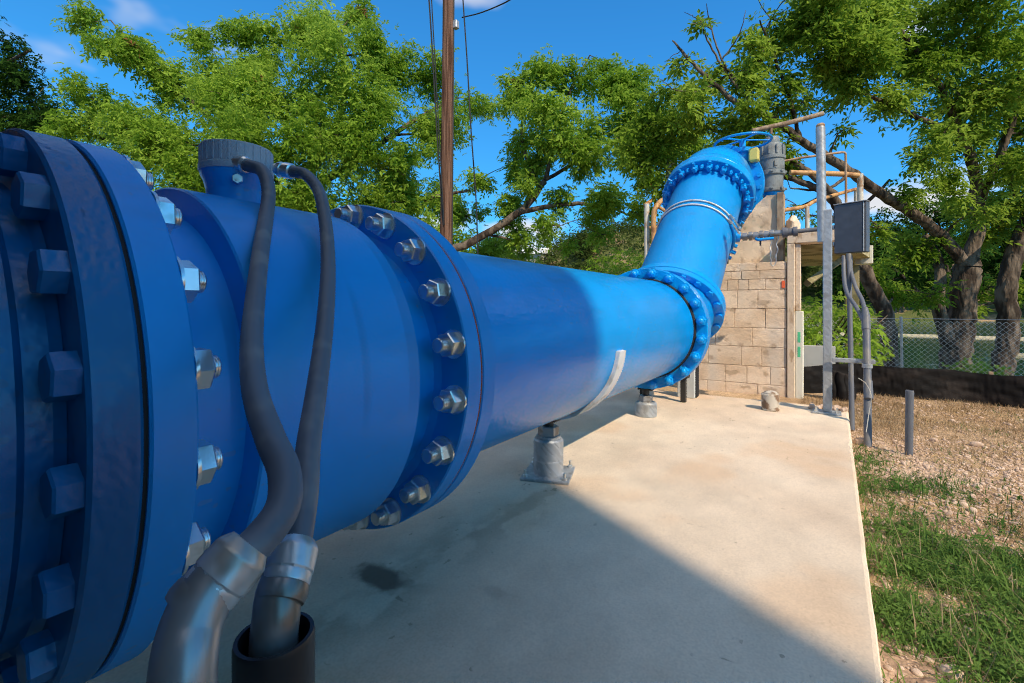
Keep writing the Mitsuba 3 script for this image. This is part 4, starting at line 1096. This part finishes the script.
make_tree('spreading_tree', 'large spreading tree with a thick gnarled trunk by the chain link fence', 24,
    [([(2.178,13.219,-1.030), (2.213,13.242,-0.615), (2.259,13.153,0.262), (2.354,13.096,1.182), (2.405,13.130,1.650)], .27, .21),
     ([(2.405,13.130,1.528), (1.994,12.737,2.083), (1.460,12.141,2.548), (0.857,11.380,2.909), (0.373,10.817,3.253), (-0.015,10.319,3.505), (-0.385,9.833,3.708), (-0.738,9.358,3.985), (-1.143,8.848,4.109), (-1.547,8.459,4.452), (-1.895,8.228,4.871), (-2.146,8.061,5.205)], .115, .010),
     ([(2.405,13.130,1.569), (2.574,13.243,2.403), (2.497,13.071,3.291), (2.231,12.654,4.124), (1.730,11.961,5.064), (1.123,11.076,5.783)], .13, .03),
     ([(2.540,13.220,2.708), (2.802,13.154,3.563), (3.019,13.058,4.380), (3.080,12.859,5.445)], .09, .03),
     ([(-0.385,9.833,3.708), (-0.521,9.502,4.332), (-0.720,9.130,4.923), (-0.908,8.764,5.480)], .035, .012),
     ([(-0.738,9.358,3.985), (-1.214,8.801,4.414), (-1.547,8.459,4.954), (-1.734,8.215,5.480)], .028, .008),
     ([(2.231,12.654,4.124), (1.149,11.334,4.409), (0.356,10.326,4.687), (-0.231,9.695,5.027)], .05, .015),
     ([(-1.214,8.801,4.448), (-1.449,8.524,4.871), (-1.589,8.432,5.373), (-1.672,8.376,5.808)], .02, .005), ([(-1.449,8.524,4.871), (-1.211,8.563,5.215), (-1.101,8.636,5.645)], .014, .004), ([(-1.589,8.432,5.373), (-1.812,8.283,5.574), (-1.979,8.172,5.674)], .010, .003), ([(-1.547,8.459,4.452), (-1.867,8.246,4.335), (-2.146,8.061,4.402), (-2.341,7.931,4.569)], .012, .004), ([(-1.143,8.848,4.160), (-0.989,8.830,4.703), (-0.771,8.856,5.149)], .018, .005), ([(-1.895,8.228,4.871), (-2.035,8.135,5.005), (-2.258,7.987,4.837)], .010, .003),
     ([(2.066,12.905,-0.038), (1.916,12.925,0.879), (1.971,13.081,1.607), (1.746,13.172,2.260)], .13, .06),
     ([(0.373,10.817,3.253), (0.140,10.662,3.010), (-0.169,10.337,2.892), (-0.546,9.966,2.904)], .035, .012)],
    [(-0.79,9.08,5.60,0.55), (-0.51,9.39,5.15,0.60), (-0.08,9.55,5.43,0.65), (-0.16,9.74,4.85,0.60), (0.27,10.03,5.11,0.65), (0.49,10.18,5.72,0.70), (0.65,10.52,4.78,0.60), (0.21,10.23,4.51,0.45), (0.96,10.85,5.45,0.70), (1.43,11.28,5.97,0.75), (1.37,11.36,5.01,0.70), (1.85,11.80,5.53,0.80), (2.31,12.11,6.09,0.80), (2.52,12.49,5.25,0.80), (3.00,12.81,5.83,0.90),
     (1.97,12.12,4.68,0.70), (1.20,11.13,4.36,0.45), (2.99,13.04,4.77,0.80), (2.50,12.71,4.28,0.70), (1.81,12.01,3.92,0.55), (1.40,11.62,3.41,0.40), (2.17,12.50,3.31,0.55), (2.85,13.07,3.43,0.70), (1.57,11.86,2.87,0.35), (2.95,13.49,2.50,0.60), (3.25,13.33,4.03,0.90), (2.14,12.71,2.57,0.35), (1.74,12.57,1.98,0.35), (1.45,12.74,1.67,0.40),
     (3.35,14.00,2.96,0.60), (-1.21,8.80,5.09,0.35), (-1.50,8.61,4.58,0.35), (-1.14,8.85,4.50,0.40), (-0.93,8.99,4.67,0.45), (-1.78,8.43,4.08,0.50), (-1.28,8.75,3.99,0.45), (-0.52,9.50,4.51,0.45), (-0.67,9.52,4.11,0.30), (-0.16,9.98,4.24,0.22), (0.06,10.37,4.05,0.20), (-0.40,10.18,3.35,0.25), (-0.57,9.83,3.60,0.25), (-1.76,8.32,5.37,0.20), (-1.92,8.33,4.92,0.25), (-0.36,9.13,5.73,0.60), (0.33,9.71,6.04,0.80), (1.14,10.61,6.16,0.80), (2.01,11.55,6.44,0.80), (2.80,13.88,2.15,0.50), (1.24,13.08,2.07,0.40)],
    'leaf_right', 680, .097, 5, jit=.45, gap=.39)
make_tree('leaning_tree', 'smaller tree with a bent trunk leaning left over the fence', 25,
    [([(1.020,11.368,-0.867), (1.005,11.358,-0.452), (0.958,11.327,0.396), (0.801,11.222,0.943), (0.497,10.900,1.575), (0.292,10.643,2.063), (0.182,10.450,2.594), (-0.090,10.149,2.987)], .155, .07),
     ([(0.182,10.450,2.594), (-0.167,10.218,2.904), (-0.546,9.966,3.086), (-0.925,9.714,3.196), (-1.380,9.411,3.414)], .07, .02),
     ([(-0.090,10.149,2.987), (-0.540,9.850,3.383), (-1.065,9.501,3.599), (-1.664,9.102,3.923), (-2.189,8.753,4.104)], .06, .02),
     ([(0.292,10.643,2.063), (0.619,11.222,2.680), (1.039,11.741,3.211)], .05, .02)],
    [(-2.47,8.81,3.91,0.50), (-2.11,9.16,4.04,0.50), (-2.29,9.16,3.41,0.50), (-2.68,8.90,3.41,0.45), (-1.65,9.47,3.85,0.50), (-2.92,8.75,3.70,0.40), (-1.33,9.68,3.94,0.45), (-2.58,8.86,4.50,0.40), (-1.93,9.16,4.64,0.40), (-2.40,9.21,2.97,0.25), (-2.79,8.95,2.97,0.25), (-1.43,9.74,3.41,0.30), (-0.57,10.43,2.97,0.15), (-0.25,10.64,2.78,0.15), (-0.43,10.89,2.55,0.15), (-2.73,8.75,4.22,0.45), (-0.71,10.09,3.38,0.20), (0.88,11.63,1.46,0.45), (1.23,12.11,1.07,0.40), (0.71,11.52,2.24,0.35), (1.64,12.38,1.07,0.35)],
    'leaf_right', 700, .097, 5, jit=.4, gap=.36)
make_tree('leaning_tree', 'tree trunk curving right at the right edge behind the fence, with unseen crown added to shade the trunks', 26,
    [([(2.963,13.502,-0.994), (2.980,13.513,-0.587), (3.082,13.581,0.267), (3.048,13.558,1.040), (3.184,13.648,1.792), (3.419,13.684,2.587), (3.714,13.761,3.663)], .19, .12),
     ([(3.419,13.684,2.587), (3.116,13.603,3.318), (2.977,13.631,4.167)], .08, .03), ([(3.419,13.684,2.587), (4.2,8.6,3.6), (5.4,8.2,4.2), (6.6,8.0,4.8)], .09, .03)],
    [(3.55,13.65,4.46,0.90), (3.42,13.68,3.49,0.60), (3.84,13.72,5.21,1.00), (5.2,7.4,3.6,1.2), (4.4,8.6,3.4,1.0), (6.2,8.2,4.4,1.4), (5.6,9.2,4.2,1.2), (4.6,7.8,4.6,1.1), (6.8,7.0,4.2,1.3), (7.2,8.6,5.2,1.4), (5.0,10.2,4.4,1.2), (3.25,14.17,1.73,0.35), (2.80,13.88,1.09,0.35), (3.49,14.57,1.21,0.40), (2.60,13.62,0.78,0.30)],  # limb and clumps off to the right are added to shade the trunks
    'leaf_right', 520, .108, 5, jit=.4)
make_tree('waterside_tree', 'leafy tree with shade put into its dark leaves at the water edge behind the thick gnarled trunk', 27,
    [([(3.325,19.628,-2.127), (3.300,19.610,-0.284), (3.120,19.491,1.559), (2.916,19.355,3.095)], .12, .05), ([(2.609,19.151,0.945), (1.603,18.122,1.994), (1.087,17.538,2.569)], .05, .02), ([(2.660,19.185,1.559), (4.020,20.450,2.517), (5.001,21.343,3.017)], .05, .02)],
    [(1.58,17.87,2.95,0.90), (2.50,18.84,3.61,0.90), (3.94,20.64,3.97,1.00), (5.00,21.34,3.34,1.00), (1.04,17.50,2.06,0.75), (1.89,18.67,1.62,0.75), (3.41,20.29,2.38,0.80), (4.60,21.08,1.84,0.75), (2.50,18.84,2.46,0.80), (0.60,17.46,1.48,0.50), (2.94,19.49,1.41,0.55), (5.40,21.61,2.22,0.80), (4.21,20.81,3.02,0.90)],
    'leaf_dark', 420, .12, 5, jit=.4, gap=.33)  # dark leaf colour carries the shade of this foliage
# understorey at the lake edge and shrubs behind the enclosure
def shrub(label, seed, x, y, z, r, m, n, size):
    rg = np.random.default_rng(seed)
    k = thing('shrub', label, 'shrub')
    st_ = [tube(spline([(x, y, z - .3), (x + rg.normal(0, .2) * r, y + rg.normal(0, .2) * r, z + r * .6), (x + rg.normal(0, .6) * r, y + rg.normal(0, .5) * r, z + r * 1.5)], 5), np.linspace(.03, .006, 11), 6, False) for _ in range(9)]
    obj('stem', cat(*st_), 'bark', k, True)
    q = rg.normal(0, 1, (n, 3))
    q /= np.linalg.norm(q, axis=1, keepdims=True)
    q *= rg.uniform(.3, 1, (n, 1)) ** .5 * r
    q = q * [1, 1, 1.1] + [x, y, z + r * .9]
    q = q[meshkit.fbm(q * 2.2 / max(r, .7) + seed, 3, seed) > .40]
    obj('foliage', leaf_cloud(rg, q, None, size, 5), m, k, False)


shrub('light green bush seen through the gap under the platform', 31, .02, 7.6, -.3, .62, 'leaf_mid', 900, .07)
shrub('small leafy bush by the lake between the two tree trunks', 32, 2.35, 12.3, -1.3, .55, 'leaf_bright', 500, .08)
shrub('green bush left of the platform behind the lower elbow', 33, -3.6, 9.5, -.2, 1.1, 'leaf_mid', 1400, .08)

# far bank trees, each a thing
rf = np.random.default_rng(77)
far_desc = []


def far_tree(label, x, y, h, w, m, n, seed, size, group=None):
    rg = np.random.default_rng(seed)
    z = float(ground_z(x, y))
    k = thing('far_tree', label, 'tree', group)
    obj('trunk', tube([(x, y, z - .5), (x + .3, y, z + h * .45)], [.035 * h, .012 * h], 7, False), 'bark', k, True)
    cs = []
    for i in range(9):
        a = rg.uniform(0, 6.28)
        rr = rg.uniform(0, .62) * w
        zz = z + h * rg.uniform(.28, .85)
        cs.append((x + rr * math.cos(a), y + rr * math.sin(a), zz, w * rg.uniform(.32, .5)))
    cs.append((x, y, z + h * .8, w * .42))
    q = []
    for c_ in cs:
        v = rg.normal(0, 1, (n // len(cs), 3))
        v /= np.linalg.norm(v, axis=1, keepdims=True)
        q.append(np.array(c_[:3]) + v * rg.uniform(.55, 1.05, (len(v), 1)) * c_[3])
    obj('crown', leaf_cloud(rg, np.vstack(q), None, size, 4), m, k, False)


i = 0
for (px_, d_, h_, w_) in ((-8, 138, 13, 7), (4, 141, 15, 7.5), (14, 139, 16, 7.5), (25, 142, 17, 8), (35, 140, 15, 7.5), (46, 143, 18, 8.5), (57, 141, 16, 8), (68, 143, 17, 8.5), (80, 141, 18, 8.5), (-20, 142, 14, 7.5), (92, 144, 17, 9), (-32, 146, 13, 7)):
    far_tree('dark green tree standing on the far bank of the lake', px_, d_, h_, w_, 'leaf_dark' if i % 3 else 'leaf_far', 2200, 100 + i, .75, 'trees on the far bank')
    i += 1
for (px_, d_, h_, w_, lab) in ((-55, 122, 9, 5.5, 'pale olive tree in front on the hillside below the hanging branch'), (-46, 120, 7.5, 5, 'low dark green tree on the hillside left of the inclined pipe'), (-70, 118, 8, 5.5, 'dark green tree beside the white roof on the hill'), (-78, 112, 9, 6, 'dark tree at the foot of the hill just above the long pipe'), (-62, 132, 9, 5, 'round olive tree high on the hillside')):
    far_tree(lab, px_, d_, h_, w_, 'leaf_far', 1500, 140 + i, .55)
    i += 1
# scrub covering the hill
rg = np.random.default_rng(5)
N = 14000
hx, hy = rg.uniform(-130, 140, N), rg.uniform(112, 260, N)
hz = ground_z(hx, hy)
ok = hz > 2.0
hx, hy, hz = hx[ok], hy[ok], hz[ok]
q = []
for a_ in range(6):
    q.append(np.stack([hx + rg.normal(0, 1.3, len(hx)), hy + rg.normal(0, 1.3, len(hx)), hz + np.abs(rg.normal(0, 1, len(hx))) * 2.2], 1))
one('hillside_scrub', leaf_cloud(rg, np.vstack(q), None, .95, 3), 'leaf_far', 'olive scrub and small trees covering the distant hill', 'scrub', False, kind='stuff')
# house with a white roof on the hill
hx_, hy_ = -84.0, 138.0
hz_ = float(ground_z(hx_, hy_)) + 1.0
h = thing('hill_house', 'house with a white gable roof among the trees on the hill', 'house')
obj('wall', box(hx_ - 6, hx_ + 6, hy_ - 4, hy_ + 4, hz_ - 3, hz_ + 3), 'house_wall', h, False)
rp = trimesh.creation.extrude_polygon(sg.Polygon([(-5, 3), (5, 3), (0, 5.2)]), 13.4)
rp.apply_transform(np.array([[0, 0, 1, hx_ - 6.7], [1, 0, 0, hy_], [0, 1, 0, hz_], [0, 0, 0, 1.0]]))
obj('roof', rp, 'roof_white', h, False)

# ------------------------------------------------------------------ ground cover
def blades(rg, n, xs, ys, h, w, lean, zf=ground_z, dens=None, off=0):
    x, y = rg.uniform(*xs, n), rg.uniform(*ys, n)
    if dens is not None:
        k = dens(x, y) > rg.uniform(0, 1, n)
        x, y = x[k], y[k]
    n = len(x)
    z = zf(x, y) - .004
    az = rg.uniform(0, 2 * np.pi, n)
    d = np.stack([np.cos(az), np.sin(az)], 1)
    L = h * rg.uniform(.45, 1.25, n)
    ln = lean * rg.uniform(.3, 1.4, n)
    s = np.stack([-d[:, 1], d[:, 0]], 1) * (w * rg.uniform(.6, 1.3, n) / 2)[:, None]
    P_ = []
    for t_, wf in ((0, 1), (.5, .8), (1, .05)):
        off_ = d * (L * ln * t_ ** 1.7)[:, None]
        zz = z + L * t_ * np.sqrt(np.clip(1 - (ln * t_ * .8) ** 2, .06, 1)) + off
        for sg_ in (-1, 1):
            P_.append(np.column_stack([np.column_stack([x, y]) + off_ + s * sg_ * wf, zz]))
    V = np.stack(P_, 1)
    b = np.arange(n)[:, None] * 6
    f = np.vstack([b + [0, 1, 3], b + [0, 3, 2], b + [2, 3, 5], b + [2, 5, 4]])
    return trimesh.Trimesh(V.reshape(-1, 3), f, process=False)


rg = np.random.default_rng(41)
edge_x = lambda y: .054 + (y + 2) * .079 / 6.235


def patch(x, y):
    n = meshkit.fbm(np.stack([x * 5, y * 5, x * 0], -1), 3, 12)
    a = np.exp(-(((x - .38) / .32) ** 2 + ((y - 1.86) / .60) ** 2) ** 1.5)
    a = np.maximum(a, .36 * np.exp(-(((x - .18) / .10) ** 2 + ((y - 3.05) / .40) ** 2)))
    a = np.maximum(a, .20 * np.exp(-(((x - .30) / .28) ** 2 + ((y - 2.95) / .18) ** 2)))
    a = np.maximum(a, .35 * np.exp(-(((x - .9) / .4) ** 2 + ((y - 2.0) / .5) ** 2)))
    return np.where(x > edge_x(y) + .006, np.clip(a * (.10 + 3.4 * (n - .28)), 0, 1), 0)


one('grass', cat(blades(rg, 80000, (.06, 1.1), (1.0, 3.8), .045, .0030, 1.0, dens=patch), blades(rg, 14000, (.06, .9), (1.0, 3.8), .10, .0040, 1.0, dens=lambda x, y: patch(x, y) * .4)),
    'grass_green', 'patchy green weedy grass along the right edge of the pad', 'grass', False, kind='stuff')


def drydens(x, y):
    n = meshkit.fbm(np.stack([x * 2.6, y * 2.6, x * 0], -1), 4, 31)
    return np.where(x > edge_x(y) + .01, np.clip((n - .42) * 3.2, .03, 1) + .4 * np.clip((y - 3.2) / 1.0, 0, 1), 0) * np.where(y < 4.3, 1, 1)


one('dry_grass', cat(blades(rg, 60000, (.1, 3.2), (2.4, 6.2), .045, .0032, 1.0, dens=drydens), blades(rg, 6000, (.1, 1.6), (1.0, 2.6), .03, .0025, 1.0, dens=drydens), blades(rg, 900, (.1, .7), (1.3, 2.6), .12, .0022, .9, dens=lambda x, y: patch(x, y) * .6), blades(rg, 3500, (-.2, .6), (4.25, 5.5), .05, .003, .9)),
    'grass_dry', 'thin straw coloured dry grass over the gravel', 'grass', False, kind='stuff')
one('weeds', cat(blades(rg, 9000, (.15, 3.2), (3.0, 6.0), .04, .0035, .8, dens=lambda x, y: np.clip((meshkit.fbm(np.stack([x * 2.2 + 9, y * 2.2, x * 0], -1), 3, 15) - .55) * 4, 0, 1))),
    'grass_green', 'scattered green weeds among the dry grass near the silt fence', 'weeds', False, kind='stuff')
q = np.column_stack([rg.uniform(.06, 1.2, 16000), rg.uniform(1.0, 3.9, 16000)])
q = q[patch(q[:, 0], q[:, 1]) * .9 > rg.uniform(0, 1, len(q))]
q = np.column_stack([q, ground_z(q[:, 0], q[:, 1]) + rg.uniform(.002, .04, len(q))])
one('weeds', leaf_cloud(rg, q, None, .016, 5, .3), 'grass_green', 'small leafy weeds low among the grass beside the pad', 'weeds', False, kind='stuff')
# pebbles
base_ = trimesh.creation.icosphere(1, 1.0)
bv, bf = np.array(base_.vertices), np.array(base_.faces)


def pebbles(rg, n, xs, ys, smin, smax, dens=None):
    x, y = rg.uniform(*xs, n), rg.uniform(*ys, n)
    k = x > edge_x(y) + .012
    if dens is not None:
        k &= dens(x, y) > rg.uniform(0, 1, n)
    x, y = x[k], y[k]
    n = len(x)
    s = smin * (smax / smin) ** (rg.uniform(0, 1, n) ** 2.2)
    z = ground_z(x, y) + s * .15
    sc3 = s[:, None] * rg.uniform(.55, 1.2, (n, 3)) * [1, 1, .7]
    v = bv[None] * (1 + .35 * (meshkit.noise(bv[None] * 1.3 + rg.uniform(0, 50, (n, 1, 3)), 3)[..., None] - .5))
    a = rg.uniform(0, 6.28, n)
    R = np.zeros((n, 3, 3))
    R[:, 0, 0], R[:, 0, 1], R[:, 1, 0], R[:, 1, 1], R[:, 2, 2] = np.cos(a), -np.sin(a), np.sin(a), np.cos(a), 1
    v = np.einsum('nij,nkj->nki', R, v * sc3[:, None]) + np.stack([x, y, z], 1)[:, None]
    f = bf[None] + (np.arange(n) * len(bv))[:, None, None]
    return trimesh.Trimesh(v.reshape(-1, 3), f.reshape(-1, 3), process=False)


one('gravel', cat(pebbles(rg, 15000, (.1, 1.8), (1.0, 4.2), .0022, .013), pebbles(rg, 5000, (.1, 3.4), (2.6, 6.0), .003, .014), pebbles(rg, 3600, (.15, 1.8), (2.3, 3.5), .0035, .012), pebbles(rg, 260, (.1, 3.0), (1.4, 6.0), .012, .028)), 'gravel_pale', 'pale pinkish gravel and small stones on the soil', 'gravel', 40, kind='stuff')
for (x, y, s, lab) in (((0.191,3.730,-0.084) + (.05, 'reddish stone at the foot of the thick grey conduit'))[0:2] + (.045, 'reddish stone at the foot of the thick grey conduit'), (1.05, 3.15, .035, 'pale stone lying alone in the gravel on the right'), (.78, 4.05, .03, 'tan stone right of the short grey pipe')):
    m_ = trimesh.creation.icosphere(2, 1.0)
    v = np.array(m_.vertices)
    m_.vertices = v * (1 + .4 * (meshkit.fbm(v * 1.7 + x * 9, 2, 5)[:, None] - .5)) * s * [1.1, .8, .65] + [x, y, float(ground_z(x, y)) + .25 * s]
    one('stone', m_, 'gravel_pale', lab, 'stone', 40)

# ------------------------------------------------------------------ unseen: low house added to darken the pipe end, tall corner shading the pad
t = thing('added_dark_house', 'low dark house with overhang, added behind the viewer to darken the near pipe end', 'building')  # added out of view to darken the near pipe end
obj('wall', box(-6.0, .30, -6.0, -.62, -.4, 1.9), 'unseen_dark_wall', t, False)
obj('roof', cbox(-6.1, .36, -6.1, -.64, 1.902, 2.02, .01), 'galvanised', t, False)
obj('canopy', cbox(-6.0, -.45, -.618, .28, 1.72, 1.82, .01), 'galvanised', t, False)  # added overhang, blocks sky above the near pipe end
t = thing('works_building', 'tall plain building behind the viewer whose corner shades the near half of the pad', 'building')
obj('wall', box(5.2, 8.0, -8.0, -3.24, -.4, 10.4), 'unseen_dark_wall', t, False)
obj('roof', cbox(5.1, 8.0, -8.1, -3.24, 10.402, 10.55, .01), 'galvanised', t, False)
obj('door', cbox(5.15, 5.198, -6.0, -5.0, -.1, 2.0, .004), 'motor_grey', t, False)
